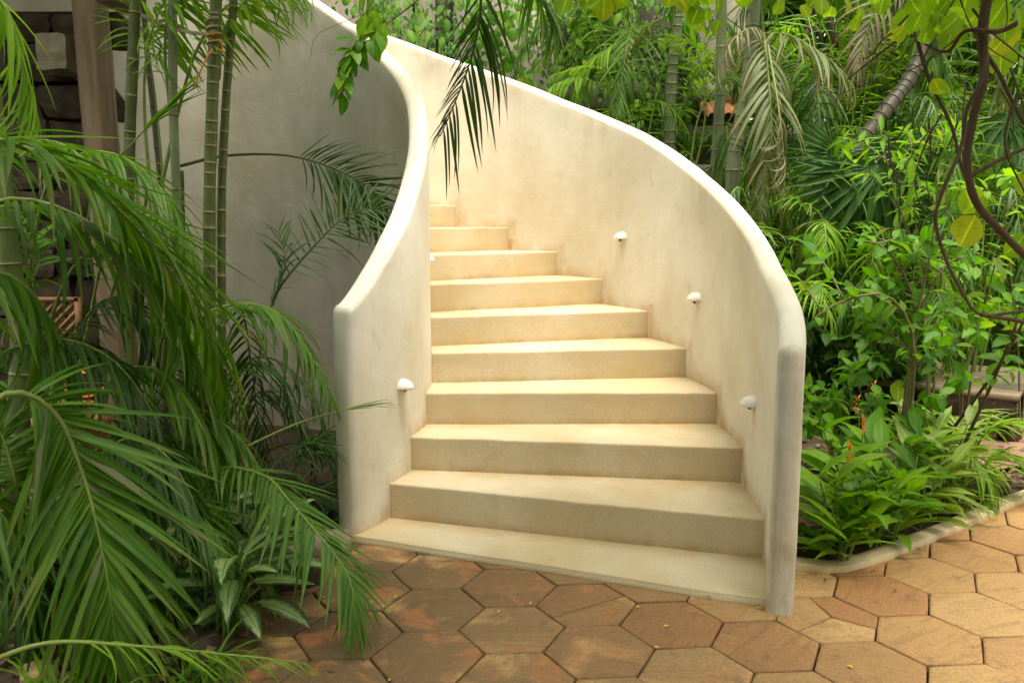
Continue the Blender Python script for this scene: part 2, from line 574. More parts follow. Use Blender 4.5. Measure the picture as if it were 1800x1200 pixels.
M_STEM = mat_simple('stem', (0.115, 0.105, 0.045), (0.19, 0.165, 0.075), 9, 0.7, bump=0.1)
M_WOOD = mat_simple('weathered_timber', (0.15, 0.10, 0.060), (0.29, 0.215, 0.145), 3.0, 0.8, (6, 6, 0.5), 0.5)
M_WOOD_D = mat_simple('dark_timber', (0.035, 0.024, 0.015), (0.075, 0.052, 0.034), 4.0, 0.85, (0.6, 6, 6), 0.5)
M_PLANK = mat_simple('deck_plank', (0.20, 0.155, 0.10), (0.32, 0.26, 0.175), 4.0, 0.75, (0.5, 8, 8), 0.3, objrand=0.4)
M_THATCH = mat_simple('thatch', (0.060, 0.042, 0.025), (0.13, 0.095, 0.055), 14, 0.95, (1, 1, 1), 0.8)
M_STONE = mat_simple('field_stone', (0.20, 0.165, 0.115), (0.36, 0.31, 0.23), 7, 0.9, bump=0.7, objrand=0.35)
M_STONE_D = mat_simple('shade_dark_stone', (0.030, 0.022, 0.014), (0.095, 0.070, 0.044), 7, 0.92, bump=0.8, objrand=0.5)  # brown stone, colour lowered to paint in the gloom under the thatch
M_STONE_Y = mat_simple('coral_stone', (0.36, 0.27, 0.11), (0.50, 0.40, 0.20), 22, 0.9, bump=0.9)
M_CERAMIC = mat_simple('white_ceramic', (0.78, 0.76, 0.70), (0.84, 0.82, 0.77), 20, 0.35, bump=0.03)
M_RUST = mat_simple('rusty_pipe', (0.16, 0.075, 0.025), (0.26, 0.15, 0.06), 30, 0.8, bump=0.2)
M_BWALL = mat_simple('painted_masonry', (0.12, 0.105, 0.075), (0.34, 0.31, 0.235), 2.2, 0.85, (1, 1, 0.4), 0.2)
M_DARK = mat_simple('shadowed_opening', (0.030, 0.025, 0.018), (0.055, 0.045, 0.032), 3, 0.9)  # flat dark fill, the shadow inside openings put into its colour
M_TERRA = mat_simple('terracotta', (0.36, 0.135, 0.055), (0.52, 0.23, 0.11), 9, 0.8, bump=0.2)
M_ORANGE = mat_simple('orange_petal', (0.70, 0.17, 0.02), (0.80, 0.30, 0.05), 20, 0.55, bump=0.0)
M_YELLOW = mat_simple('fallen_petal', (0.55, 0.40, 0.03), (0.66, 0.52, 0.08), 20, 0.6, bump=0.0)
M_LITTER = mat_simple('dead_leaf', (0.10, 0.060, 0.030), (0.24, 0.16, 0.09), 9, 0.85, bump=0.1, objrand=0.5)
M_ROPE = mat_simple('sisal_rope', (0.26, 0.21, 0.13), (0.42, 0.36, 0.25), 60, 0.9, bump=0.5)
M_TWINE = mat_simple('orange_twine', (0.50, 0.20, 0.02), (0.62, 0.30, 0.05), 40, 0.7, bump=0.1)
M_LATTICE = mat_simple('lattice_wood', (0.20, 0.105, 0.045), (0.30, 0.17, 0.075), 9, 0.7, bump=0.2)


# ------------------------------------------------------------------ ground, pavement, kerb, beds
def sheet(name, poly, z, mat, amp=0.0, res=0.12):
    """flat or gently bumpy sheet over a polygon"""
    bm = bmesh.new()
    vs_ = [bm.verts.new((p[0], p[1], z)) for p in poly]
    bm.faces.new(vs_)
    if amp:
        bmesh.ops.triangulate(bm, faces=bm.faces[:])
        for _ in range(7):
            long = [e for e in bm.edges if e.calc_length() > res]
            if not long:
                break
            bmesh.ops.subdivide_edges(bm, edges=long, cuts=1)
            bmesh.ops.triangulate(bm, faces=bm.faces[:])
        for v in bm.verts:
            if not v.is_boundary:
                v.co.z += amp * (noise.noise(Vector((v.co.x * 2.1, v.co.y * 2.1, 3))) + 0.5 * noise.noise(Vector((v.co.x * 7, v.co.y * 7, 9))) + 0.5)
    me = bpy.data.meshes.new(name)
    bm.to_mesh(me)
    bm.free()
    return struct(name, me, mat)


sheet('ground', [(-70, -40), (70, -40), (70, 110), (-70, 110)], -0.05, M_SOIL)
pave = sheet('pavement', [(-2.2, -3), (9, -3), (9, 4.0), (1.0, 3.9), (-1.4, 4.3), (-2.2, 3.5)], -0.022, M_MORTAR)

# hexagonal pavers: lattice fitted to the photograph (slight hand-laid warp kept)
IDX = np.array([(0, 0), (-1, 0), (1, 0), (3, -1), (5, -3), (6, -3), (5, -2)], float)
CEN = np.array([(-.001, 2.874), (-.3, 3.04), (.297, 2.713), (.882, 2.76), (1.45, 3.144), (1.718, 2.996), (1.446, 2.803)])
A_ = np.c_[np.ones(7), IDX]
COEF = np.linalg.lstsq(A_, CEN, rcond=None)[0]


def lat(i, j):
    return Vector((*(np.array([1, i, j]) @ COEF), 0))


# kerb line on the ground (front edge), from the stair to the right
KERB = [(1.02, 3.46), (1.18, 3.40), (1.33, 3.355), (1.44, 3.39), (1.62, 3.50), (2.07, 3.82), (2.63, 4.23), (3.4, 4.72), (4.6, 5.35), (7.0, 6.4)]


def kerb_y(x):
    for (x0, y0), (x1, y1) in zip(KERB, KERB[1:]):
        if x0 <= x <= x1:
            return y0 + (y1 - y0) * (x - x0) / (x1 - x0)
    return 3.5


BED_L = [(-0.80, 3.78), (-0.92, 3.45), (-0.98, 3.10), (-0.95, 2.75), (-1.00, 2.35), (-1.15, 1.9), (-1.3, 1.2), (-1.45, -0.5)]


def bed_x(y):
    for (x1, y1), (x0, y0) in zip(BED_L, BED_L[1:]):
        if y0 <= y <= y1:
            return x0 + (x1 - x0) * (y - y0) / (y1 - y0)
    return -0.8 if y > 3.7 else -1.45


def tile_mesh(corners, seed, gap=0.0035):
    """one paver: bevelled slab, rim attribute for dirt"""
    c = sum(corners, Vector()) / len(corners)
    rnd = random.Random(seed)
    dz = rnd.uniform(-0.0025, 0.002)
    tx, ty = rnd.uniform(-0.008, 0.008), rnd.uniform(-0.008, 0.008)

    def z(p):
        return dz + (p.x - c.x) * tx + (p.y - c.y) * ty
    rings = []
    n0 = []
    m = len(corners)
    for k in range(m):          # subdivide the edges a little and make them uneven
        a, b = corners[k], corners[(k + 1) % m]
        for u in (0.0, 0.25, 0.5, 0.75):
            p = a.lerp(b, u)
            w = noise.noise(Vector((p.x * 9, p.y * 9, seed * 0.37))) * 0.004 + max(0, noise.noise(Vector((p.x * 26, p.y * 26, seed * 0.7))) - 0.25) * 0.012
            n0.append(p + (c - p).normalized() * (gap + w * 0.7 + (0.0015 if u == 0 else 0.0)))
    V, F, E_ = [], [], []
    specs = ((0.0, -0.03, 1.0), (0.0, -0.003, 1.0), (0.0022, -0.0003, 0.6), (0.012, 0.0, 0.0))
    n = len(n0)
    for ins, dzz, e in specs:
        for p in n0:
            q = p + (c - p).normalized() * ins
            V.append((q.x, q.y, z(q) + dzz))
            E_.append(e)
    for r in range(len(specs) - 1):
        for k in range(n):
            F.append((r * n + k, r * n + (k + 1) % n, (r + 1) * n + (k + 1) % n, (r + 1) * n + k))
    F.append(tuple((len(specs) - 1) * n + k for k in range(n)))
    return mesh_from('paving_tile', np.array(V), F, None, False, {'edge': E_})


def hex_corners(i, j):
    # corners sit where three tiles meet
    nb = [(1, 0), (1, -1), (0, -1), (-1, 0), (-1, 1), (0, 1)]
    out = []
    for k in range(6):
        a, b = nb[k], nb[(k + 1) % 6]
        out.append((lat(i, j) + lat(i + a[0], j + a[1]) + lat(i + b[0], j + b[1])) / 3)
    return out


tile_n = 0
for i in range(-9, 22):
    for j in range(-16, 16):
        c = lat(i, j)
        if c.y < 0.9 or c.y > 4.6 or c.x < -1.75 or c.x > 4.2:
            continue
        if c.x > 1.0 and c.y > kerb_y(c.x) + 0.24:
            continue
        if c.x < bed_x(c.y) - 0.25:
            continue
        fy = 3.68 + (c.x + 0.69) / 1.68 * (3.05 - 3.68)
        if -0.75 < c.x < 1.1 and c.y > fy + 0.28:
            continue
        cs = hex_corners(i, j)
        area = sum(cs[k].x * cs[(k + 1) % 6].y - cs[(k + 1) % 6].x * cs[k].y for k in range(6))
        if area < 0:
            cs = cs[::-1]
        key = tile_n
        pieces = [cs]
        pc = Vector((c.x, c.y, 0))
        if (pc - G(1478, 1092)).length < 0.15:       # broken paver in three pieces
            x = pc + Vector((0.02, 0.01, 0))
            e = [(cs[k] + cs[(k + 1) % 6]) / 2 for k in range(6)]
            pieces = [[cs[0], cs[1], e[1], x, e[5]], [e[1], cs[2], cs[3], e[3], x], [e[3], cs[4], cs[5], e[5], x]]
        elif (pc - G(1050, 1070)).length < 0.15:     # cracked across
            e0, e3 = cs[0].lerp(cs[1], 0.35), cs[3].lerp(cs[4], 0.55)
            pieces = [[e0, cs[1], cs[2], cs[3], e3], [e3, cs[4], cs[5], cs[0], e0]]
        for q, pcs in enumerate(pieces):
            part('paving_tile', tile_mesh(pcs, key * 3 + q, 0.0028 if len(pieces) == 1 else 0.0012), M_TILE, pave)
        tile_n += 1


def kerb_piece(pts, w, h):
    """cement edging swept along a ground line, slightly rounded, leaning back"""
    line = spline([Vector((x, y, 0)) for x, y in pts], 60)
    V, F, st, gr = [], [], [], []
    for k, p in enumerate(line):
        t = (line[min(k + 1, 60)] - line[max(k - 1, 0)]).normalized()
        nrm = Vector((-t.y, t.x, 0))
        wob = noise.noise(p * 3) * 0.006
        prof = [(0.0, -0.05), (0.0 + wob, h * 0.72), (0.004 + wob, h * 0.94), (0.012 + wob, h), (w * 0.5, h + 0.002), (w - 0.012, h), (w - 0.002, h * 0.85), (w + wob, -0.05)]
        for a, b in prof:
            q = p + nrm * a
            V.append((q.x, q.y, b + noise.noise(q * 5) * 0.003))
            st.append(0.25 if b < h * 0.7 else 0.0)
            gr.append(0.75 if b < h * 0.7 else 0.12)
    n = 8
    for k in range(60):
        for a in range(n - 1):
            F.append((k * n + a, (k + 1) * n + a, (k + 1) * n + a + 1, k * n + a + 1))
    return mesh_from('kerb', np.array(V), F, None, True, {'stain': st, 'grime_shade': gr})


kerb = bpy.data.objects.new('kerb', kerb_piece(KERB, 0.084, 0.026))
COL.objects.link(kerb)
kerb.data.materials.append(M_KERB)
kerb['kind'] = 'structure'

sheet('planting_bed', [(x, y + 0.09) for x, y in KERB] + [(9, 12), (9, 16), (-6, 16), (-6, 8.5), (0.5, 7.6), (1.6, 5.6), (1.33, 4.0), (1.1, 3.6)], 0.012, M_SOIL, 0.035, 0.25)
sheet('planting_bed.001', BED_L + [(-6, -0.5), (-6, 6.9), (-2.4, 5.9), (-1.0, 5.2), (-0.72, 4.4)], 0.012, M_SOIL, 0.05, 0.2)
sheet('path', [(2.55, 4.55), (3.9, 5.2), (7, 6.6), (7, 8.2), (4.6, 7.4), (3.2, 6.1), (2.62, 5.2)], 0.062, M_PATH)

# ------------------------------------------------------------------ the staircase
CO, RO = Vector((-2.045, 4.115, 0)), 3.15
CI, RI = Vector((-2.13, 4.606, 0)), 1.683
RISE, Z0 = 0.17, 0.03
R_ANG = [-19.6, -12.3, -3.0, 5.8, 14.1, 22.9, 32.35, 41.15, 50.1, 59.4] + [59.4 + 9.1 * k for k in range(1, 9)]
L_ANG = [-32.8, -23.6, -15.4, -6.2, 3.2, 12.4, 21.6, 30.8, 40.0, 49.2] + [49.2 + 9.2 * k for k in range(1, 9)]
NSTEP = 17


def flare(C, deg):
    """the outer parapet opens slightly towards its newel"""
    if C.y > 4.3 or deg > -5:
        return 0.0
    u = min(1.0, (-5 - deg) / 11.0)
    return 0.036 * u * u * (3 - 2 * u)


def polar(C, r, deg):
    a = math.radians(deg)
    r = r + flare(C, deg)
    return C + Vector((math.cos(a), math.sin(a), 0)) * r


def interp(x, pts):
    if x <= pts[0][0]:
        return pts[0][1]
    for (a, za), (b, zb) in zip(pts, pts[1:]):
        if x <= b:
            return za + (zb - za) * (x - a) / (b - a)
    return pts[-1][1]


RIM_O = [(-20, 1.005), (-13, 1.135), (-6, 1.275), (0, 1.40), (5, 1.515), (12.9, 1.69), (25.7, 1.985), (41, 2.285), (51, 2.50), (61, 2.70), (70, 2.895), (90, 3.29), (130, 4.05), (150, 4.05)]
RIM_I = [(-33, 1.055), (-30, 1.115), (-20, 1.345), (-13, 1.505), (-6, 1.68), (15, 2.14), (27, 2.35), (36, 2.50), (44, 2.645), (50, 2.74), (61, 2.93), (90, 3.47), (125, 4.05), (150, 4.05)]


def tread_z(ang, table):
    """height of the tread at this wall angle and angular distance to the riser in front"""
    n = 0
    for k, a in enumerate(table[:NSTEP + 1]):
        if ang >= a:
            n = k
    nxt = table[n + 1] - ang if n + 1 < len(table) else 9
    return Z0 + RISE * n, ang - table[n], nxt


def parapet(name, C, R, th, a0, a1, rim, table, outward, parent, newel_grime_shade):
    """thick curved parapet with rounded top and rounded newel end; outward=+1: body lies outside R"""
    mid = R + outward * th / 2
    hw = th / 2
    NV, NT_ = 64, 9
    step = 0.75
    na = int((a1 - a0) / step)
    V, F, st, gr, gshade = [], [], [], [], []

    def half(zt, k0):
        """half profile: list of (offset from centre, z) from bottom to apex"""
        zs = zt - hw * 0.85
        out = [(hw, -0.06 + (zs + 0.06) * k / (NV - 1)) for k in range(NV)]
        out += [(hw * math.cos(math.pi / 2 * k / NT_), zs + hw * 0.85 * math.sin(math.pi / 2 * k / NT_)) for k in range(1, NT_ + 1)]
        return out

    def put(p, z, ang, face, zt, isnewel=0.0):
        w = noise.noise(Vector((p.x * 1.7, p.y * 1.7, z * 1.7))) * 0.006 + noise.noise(Vector((p.x * 6, p.y * 6, z * 6 + 5))) * 0.0022
        d = (p - C)
        d.z = 0
        q = p + d.normalized() * w
        V.append((q.x, q.y, z + noise.noise(Vector((q.x * 3, q.y * 3, 7))) * 0.004))
        tz, back, nxt = tread_z(ang, table)
        h = z - tz
        s = 0.0
        g = 0.0
        if face > 0:                    # stair side: ochre stains above the tread joint, stronger in the inner corner
            near = max(0.0, 1 - nxt / 3.2)
            s = max(0.0, 1.0 - h / (0.09 + 0.17 * near)) ** 1.4 if h > -0.02 else 0.6
            s = min(1.0, s * (0.75 + 0.6 * near))
            if nxt < 1.0 and h < RISE + 0.06:
                s = max(s, 0.7)
        top = max(0.0, 1 - (zt - z) / 0.10)
        g = 0.22 * max(0, top - 0.55)
        if face > 0:
            g = max(g, 0.55 * max(0.0, 1 - max(0.0, zt - z - 0.07) / 0.22) * max(0.0, noise.noise(Vector((p.x * 2.2, p.y * 2.2, 3.0))) * 2.2))
        if face <= 0:
            g = max(g, 0.16 + 0.4 * max(0.0, 1 - z / 0.6))
        if isnewel:  # newel ends darkened by dirt and painted-in shade
            g = max(g, isnewel * (0.55 + 0.45 * max(0, 1 - z / 0.5)))
            if zt - z < 0.10:
                g = max(g, isnewel * (0.9 if zt - z > 0.02 else 0.6))
        st.append(s)
        gr.append(g)
        gshade.append(0.28 * min(1.0, max(0.0, (zt - z - 0.04) / 0.15)) if face <= 0 else 0.0)

    rows = []
    for i in range(na + 1):
        ang = a0 + (a1 - a0) * i / na
        zt = interp(ang, rim)
        hp = half(zt, 0)
        row = []
        a = math.radians(ang)
        er = Vector((math.cos(a), math.sin(a), 0))
        c = C + er * (mid + flare(C, ang))
        g0 = newel_grime_shade * 0.55 * max(0.0, 1 - (ang - a0) / 2.2)
        for off, z in hp:                                   # stair side up to the apex
            row.append(len(V))
            put(c - er * outward * off, z, ang, 1, zt, g0)
        for off, z in hp[-2::-1]:                           # and down the far side
            row.append(len(V))
            put(c + er * outward * off, z, ang, -1, zt, g0)
        rows.append(row)
    for i in range(na):
        for k in range(len(rows[0]) - 1):
            f = (rows[i][k], rows[i][k + 1], rows[i + 1][k + 1], rows[i + 1][k])
            F.append(f if outward < 0 else f[::-1])
    # rounded newel end
    zt = interp(a0, rim)
    hp = half(zt, 0)
    a = math.radians(a0)
    er = Vector((math.cos(a), math.sin(a), 0))
    et = Vector((math.sin(a), -math.cos(a), 0))             # points out of the end
    c = C + er * (mid + flare(C, a0))
    NP = 14
    grid = []
    for j in range(NP + 1):
        ph = math.pi * j / NP
        d = -er * outward * math.cos(ph) + et * math.sin(ph) * 0.8
        row = []
        for off, z in hp:
            row.append(len(V))
            put(c + d * off, z, a0, 1 if j < 4 else -1, zt, newel_grime_shade * (0.45 + 0.55 * math.sin(ph)))
        grid.append(row)
    for j in range(NP):
        for k in range(len(hp) - 1):
            f = (grid[j][k], grid[j + 1][k], grid[j + 1][k + 1], grid[j][k + 1])
            F.append(f if outward > 0 else f[::-1])
    me = mesh_from(name, np.array(V), F, None, True, {'stain': st, 'grime_shade': gr, 'green_shade': gshade})
    bm = bmesh.new()
    bm.from_mesh(me)
    bmesh.ops.remove_doubles(bm, verts=bm.verts[:], dist=0.0012)
    bmesh.ops.recalc_face_normals(bm, faces=bm.faces[:])
    bm.to_mesh(me)
    bm.free()
    return part('parapet_wall', me, M_WALL, parent)


stair = thing('curved_staircase', 'cream plastered curved staircase sweeping upwards between two rounded parapet walls', 'staircase', (0.15, 3.4, 0))
parapet('outer', CO, RO, 0.098, -19.9, 150, RIM_O, R_ANG, +1, stair, 0.85)['label'] = 'outer parapet wall with thin rounded newel darkened by dirt and painted shade'
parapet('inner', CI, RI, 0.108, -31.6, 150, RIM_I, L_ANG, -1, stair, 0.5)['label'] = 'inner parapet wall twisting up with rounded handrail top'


def step_mesh(n):
    la, ra = L_ANG[n], R_ANG[n]
    lb, rb = L_ANG[n + 1] + 0.8, R_ANG[n + 1] + 0.5
    zt = Z0 + RISE * n
    zb = -0.05 if n < 2 else zt - 0.40
    if n == NSTEP - 1:
        lb, rb = 150, 150
    K = 6 if n < NSTEP - 1 else 14
    inner = [polar(CI, RI - 0.03, la + (lb - la) * k / K) for k in range(K + 1)]
    outer = [polar(CO, RO + 0.03, ra + (rb - ra) * k / K) for k in range(K + 1)]
    # front (riser) line, finely divided so that the hand-trowelled edge can waver
    NF = 40
    V, F, st, gr = [], [], [], []
    front = [inner[0].lerp(outer[0], k / NF) for k in range(NF + 1)]
    back = []
    for k in range(NF + 1):
        back.append(inner[-1].lerp(outer[-1], k / NF))
    nrm = (outer[0] - inner[0]).normalized()
    out = Vector((nrm.y, -nrm.x, 0))
    h = zt - (zb if n < 1 else zt - RISE - 0.03)
    prof = [(0.0, zt - h), (0.0, zt - h * 0.66), (0.0, zt - h * 0.4), (0.0, zt - h * 0.15), (0.0, zt - 0.012), (0.0002, zt - 0.0075), (0.0014, zt - 0.0032), (0.0038, zt - 0.0009), (0.0078, zt), (0.013, zt), (0.022, zt)]
    depth_rows = [0.15, 0.25, 0.4, 0.6, 0.8, 0.92, 1.0]
    rows = []
    for back_off, z in prof:
        row = []
        for k in range(NF + 1):
            p = front[k]
            w = noise.noise(Vector((p.x * 4, p.y * 4, n * 3.3))) * 0.004
            q = p - out * (back_off + w)
            row.append(len(V))
            V.append((q.x, q.y, z + noise.noise(Vector((q.x * 4, q.y * 4, n))) * (0.003 if z > zt - 0.05 else 0) - (0.003 * max(0.0, noise.noise(Vector((p.x * 17, p.y * 17, n * 9.1))) - 0.28) * 2.5 if z > zt - 0.02 else 0)))
            hb = z - (zt - RISE)
            e = min(k, NF - k) / NF
            st.append(min(1.0, 0.55 * max(0, 1 - hb / 0.05) + 0.9 * max(0, 1 - e / 0.035) + 0.05))
            gr.append((0.22 * max(0, 1 - hb / 0.012) + 0.10 * max(0, 1 - hb / 0.06)) * (1 + noise.noise(Vector((k * 0.21, n * 5.0, 2.0)))) + 0.06 + 0.5 * max(0, 1 - e / 0.012))
        rows.append(row)
    for d in depth_rows:
        row = []
        for k in range(NF + 1):
            u = k / NF
            i0 = interp(d * K, [(m, m) for m in range(K + 1)])
            m = min(int(i0), K - 1)
            pi = inner[m].lerp(inner[m + 1], i0 - m)
            po = outer[m].lerp(outer[m + 1], i0 - m)
            q = pi.lerp(po, u)
            row.append(len(V))
            V.append((q.x, q.y, zt + noise.noise(Vector((q.x * 3, q.y * 3, n * 2.0))) * 0.002))
            e = min(k, NF - k) / NF
            b = max(0, (d - 0.55) / 0.45)
            st.append(min(1.0, 0.75 * b + 0.8 * max(0, 1 - e / 0.04)))
            gr.append(0.12 * b + 0.5 * max(0, 1 - e / 0.022))
        rows.append(row)
    # drop at the back
    row = []
    for k in range(NF + 1):
        q = V[rows[-1][k]]
        row.append(len(V))
        V.append((q[0], q[1], zt - 0.1))
        st.append(0)
        gr.append(0)
    rows.append(row)
    for r in range(len(rows) - 1):
        for k in range(NF):
            F.append((rows[r][k], rows[r][k + 1], rows[r + 1][k + 1], rows[r + 1][k]))
    return mesh_from('step', np.array(V), F, None, True, {'stain': st, 'grime_shade': gr})


for n in range(NSTEP):
    part('step', step_mesh(n), M_STEP, stair)


# ------------------------------------------------------------------ hooded wall lights
def light_parts(at, nrm, label):
    """quarter-dome ceramic hood, open below, with a lamp socket under it"""
    t = thing('wall_light', label, 'wall light', at, 'wall lights along the staircase')
    z = Vector((0, 0, 1))
    x = Vector((-nrm.y, nrm.x, 0)).normalized()
    V, F = [], []
    NA, NB = 14, 8
    for shell, sc in ((0, 1.0), (1, 0.86)):
        for i in range(NB + 1):
            el = math.pi / 2 * i / NB
            for j in range(NA + 1):
                az = math.pi * j / NA
                a = 0.052 * math.cos(el) ** 0.8 * math.cos(az) if i < NB else 0.0
                b = 0.066 * (math.cos(el) ** 0.8 if i < NB else 0.0) * math.sin(az)
                p = Vector(at) + x * a * sc + Vector(nrm) * (b * sc - 0.004) + z * (0.046 * math.sin(el) * sc)
                V.append(p)
    n = NA + 1
    off = (NB + 1) * n
    for s in (0, 1):
        for i in range(NB):
            for j in range(NA):
                f = (s * off + i * n + j, s * off + i * n + j + 1, s * off + (i + 1) * n + j + 1, s * off + (i + 1) * n + j)
                F.append(f if s == 0 else f[::-1])
    for j in range(NA):
        F.append((j, off + j, off + j + 1, j + 1))
    part('hood', mesh_from('hood', np.array([tuple(v) for v in V]), F), M_CERAMIC, t)
    m = MB()
    c = Vector(at) + Vector(nrm) * 0.018
    m.tube([c + z * 0.02, c - z * 0.002, c - z * 0.016], [0.011, 0.011, 0.007], 8)
    part('socket', m.mesh('socket'), M_RUST, t)


def hit_circle(px, py, C, R, far=True):
    d = ray(px, py)
    a = d.x ** 2 + d.y ** 2
    b = -2 * (d.x * C.x + d.y * C.y)
    c = C.x ** 2 + C.y ** 2 - R * R
    k = (-b + (1 if far else -1) * math.sqrt(b * b - 4 * a * c)) / (2 * a)
    return Vector((0, 0, CAM_H)) + d * k


for px, py, lab in ((1094, 420, 'white hooded wall light above the sixth tread on the outer parapet'),
                    (1226, 528, 'white hooded wall light on the outer parapet beside the fourth tread'),
                    (1325, 713, 'white hooded wall light on the outer parapet close to its newel end')):
    p = hit_circle(px, py, CO, RO)
    n_ = (CO - p)
    n_.z = 0
    light_parts(p, n_.normalized(), lab)
p = hit_circle(706, 682, CI, RI, False)
n_ = p - CI
n_.z = 0
light_parts(p, n_.normalized(), 'white hooded wall light on the inner parapet near its newel end')
pp_ = polar(CI, RI, 17)
tz = P(760, 459, pp_.y).z
light_parts(Vector((pp_.x, pp_.y, tz)), (pp_ - CI).normalized(), 'white hooded wall light peeking out behind the bend of the inner parapet')


# ------------------------------------------------------------------ leaf templates and plant builders
def blade(nseg, wfun, ratio, bend=0.3, fold=0.25, twist=0.0, wave=0.0, seed=0):
    V, F, UV = [], [], []
    x = z = 0.0
    for i in range(nseg + 1):
        s = i / nseg
        ph = bend * s
        if i:
            x += math.cos(bend * (s - 0.5 / nseg)) / nseg
            z -= math.sin(bend * (s - 0.5 / nseg)) / nseg
        w = wfun(s) * ratio
        tw = twist * s
        nx, nz = math.sin(ph), math.cos(ph)
        wv = wave * math.sin(s * 9 + seed)
        for k, sgn in enumerate((-1, 0, 1)):
            y = sgn * w / 2
            hgt = (abs(sgn) * fold * w * 0.5) + (wv * w * sgn)
            yy = y * math.cos(tw) - hgt * math.sin(tw)
            hh = y * math.sin(tw) + hgt * math.cos(tw)
            V.append((x + nx * hh, yy, z + nz * hh))
            UV.append((s, 0.5 + 0.5 * sgn))
    for i in range(nseg):
        a = i * 3
        F.append((a, a + 3, a + 4, a + 1))
        F.append((a + 1, a + 4, a + 5, a + 2))
    return np.array(V), np.array(F), np.array(UV)


def w_strap(s):      # palm leaflet
    return max(0.02, (min(1, 0.35 + s * 5)) * (1 - s ** 2.2) ** 0.85)


def w_ovate(s):
    return max(0.015, math.sin(math.pi * min(1, s) ** 0.80) ** 0.85)


def w_lance(s):
    return max(0.015, math.sin(math.pi * s ** 0.72) ** 1.05)


def w_round(s):
    return max(0.03, math.sin(math.pi * s ** 0.9) ** 0.55)


def w_grass(s):
    return max(0.02, (1 - s) ** 0.6)


T_LEAFLET = [blade(7, w_strap, 0.066, b, 0.45, tw) for b, tw in ((0.12, 0.1), (0.35, -0.2), (0.6, 0.25), (0.9, -0.3), (1.25, 0.3), (1.7, -0.2))]
T_FINE = [blade(6, w_strap, 0.055, b, 0.5, tw) for b, tw in ((0.12, 0.1), (0.35, -0.2), (0.6, 0.25), (0.9, -0.3), (1.25, 0.3), (1.7, -0.2))]
T_WIDE = [blade(8, w_strap, 0.056, b, 0.45, tw) for b, tw in ((0.12, 0.1), (0.35, -0.2), (0.6, 0.25), (0.9, -0.3), (1.25, 0.3), (1.7, -0.2))]
T_THIN = [blade(8, w_strap, 0.040, b, 0.5, tw) for b, tw in ((0.25, 0.3), (0.45, -0.3), (0.6, 0.25), (0.8, -0.3), (1.0, 0.3), (1.2, -0.2))]
T_CURL = [blade(8, w_strap, 0.055, b, 0.9, tw) for b, tw in ((0.9, 1.2), (1.6, -1.6), (2.2, 1.9), (2.7, -1.0))]
T_OVATE = [blade(5, w_ovate, 0.50, b, 0.28, tw, 0.05, q) for q, (b, tw) in enumerate(((0.15, 0), (0.45, 0.2), (0.8, -0.2), (0.5, -0.3)))]
T_LANCE = [blade(6, w_lance, 0.24, b, 0.35, tw, 0.05, q) for q, (b, tw) in enumerate(((0.3, 0), (0.7, 0.3), (1.1, -0.3), (0.5, -0.2)))]
T_GINGER = [blade(7, w_lance, 0.28, b, 0.3, tw, 0.06, q) for q, (b, tw) in enumerate(((0.4, 0.1), (0.8, 0.3), (1.2, -0.3), (0.6, -0.4)))]
T_ROUND = [blade(7, w_round, 0.88, b, f_, tw, 0.09, q) for q, (b, tw, f_) in enumerate(((0.3, 0.2, 0.2), (0.9, 0.3, 0.35), (1.4, -0.3, 0.25), (0.6, -0.5, 0.5)))]
T_GRASS = [blade(7, w_grass, 0.05, b, 0.5, tw) for b, tw in ((0.6, 0.2), (1.2, -0.2), (1.8, 0.3), (2.3, -0.3))]
T_SMALL = [blade(3, w_ovate, 0.52, b, 0.25, 0) for b in (0.15, 0.5, 0.8)]
T_SLIM = [blade(3, w_lance, 0.26, b, 0.3, 0) for b in (0.3, 0.8, 1.2)]
T_VARIEG = [blade(7, w_lance, 0.42, b, 0.30, tw, 0.06, q) for q, (b, tw) in enumerate(((0.5, 0.1), (0.9, 0.2), (1.3, -0.2), (0.3, -0.2)))]
_SHARED = {}


def shared(tmpl_list, k, mat, name):
    key = (id(tmpl_list), k, mat.name)
    if key not in _SHARED:
        V, F, UV = tmpl_list[k]
        me = mesh_from(name, V, F, UV)
        me.materials.append(mat)
        _SHARED[key] = me
    return _SHARED[key]


def frame(pos, d, up, s):
    d = Vector(d).normalized()
    up = Vector(up)
    z = up - d * up.dot(d)
    if z.length < 1e-3:
        z = Vector((1, 0, 0)) - d * d.x
    z.normalize()
    y = z.cross(d)
    return Matrix(((d.x * s, y.x * s, z.x * s, pos[0]), (d.y * s, y.y * s, z.y * s, pos[1]), (d.z * s, y.z * s, z.z * s, pos[2]), (0, 0, 0, 1)))


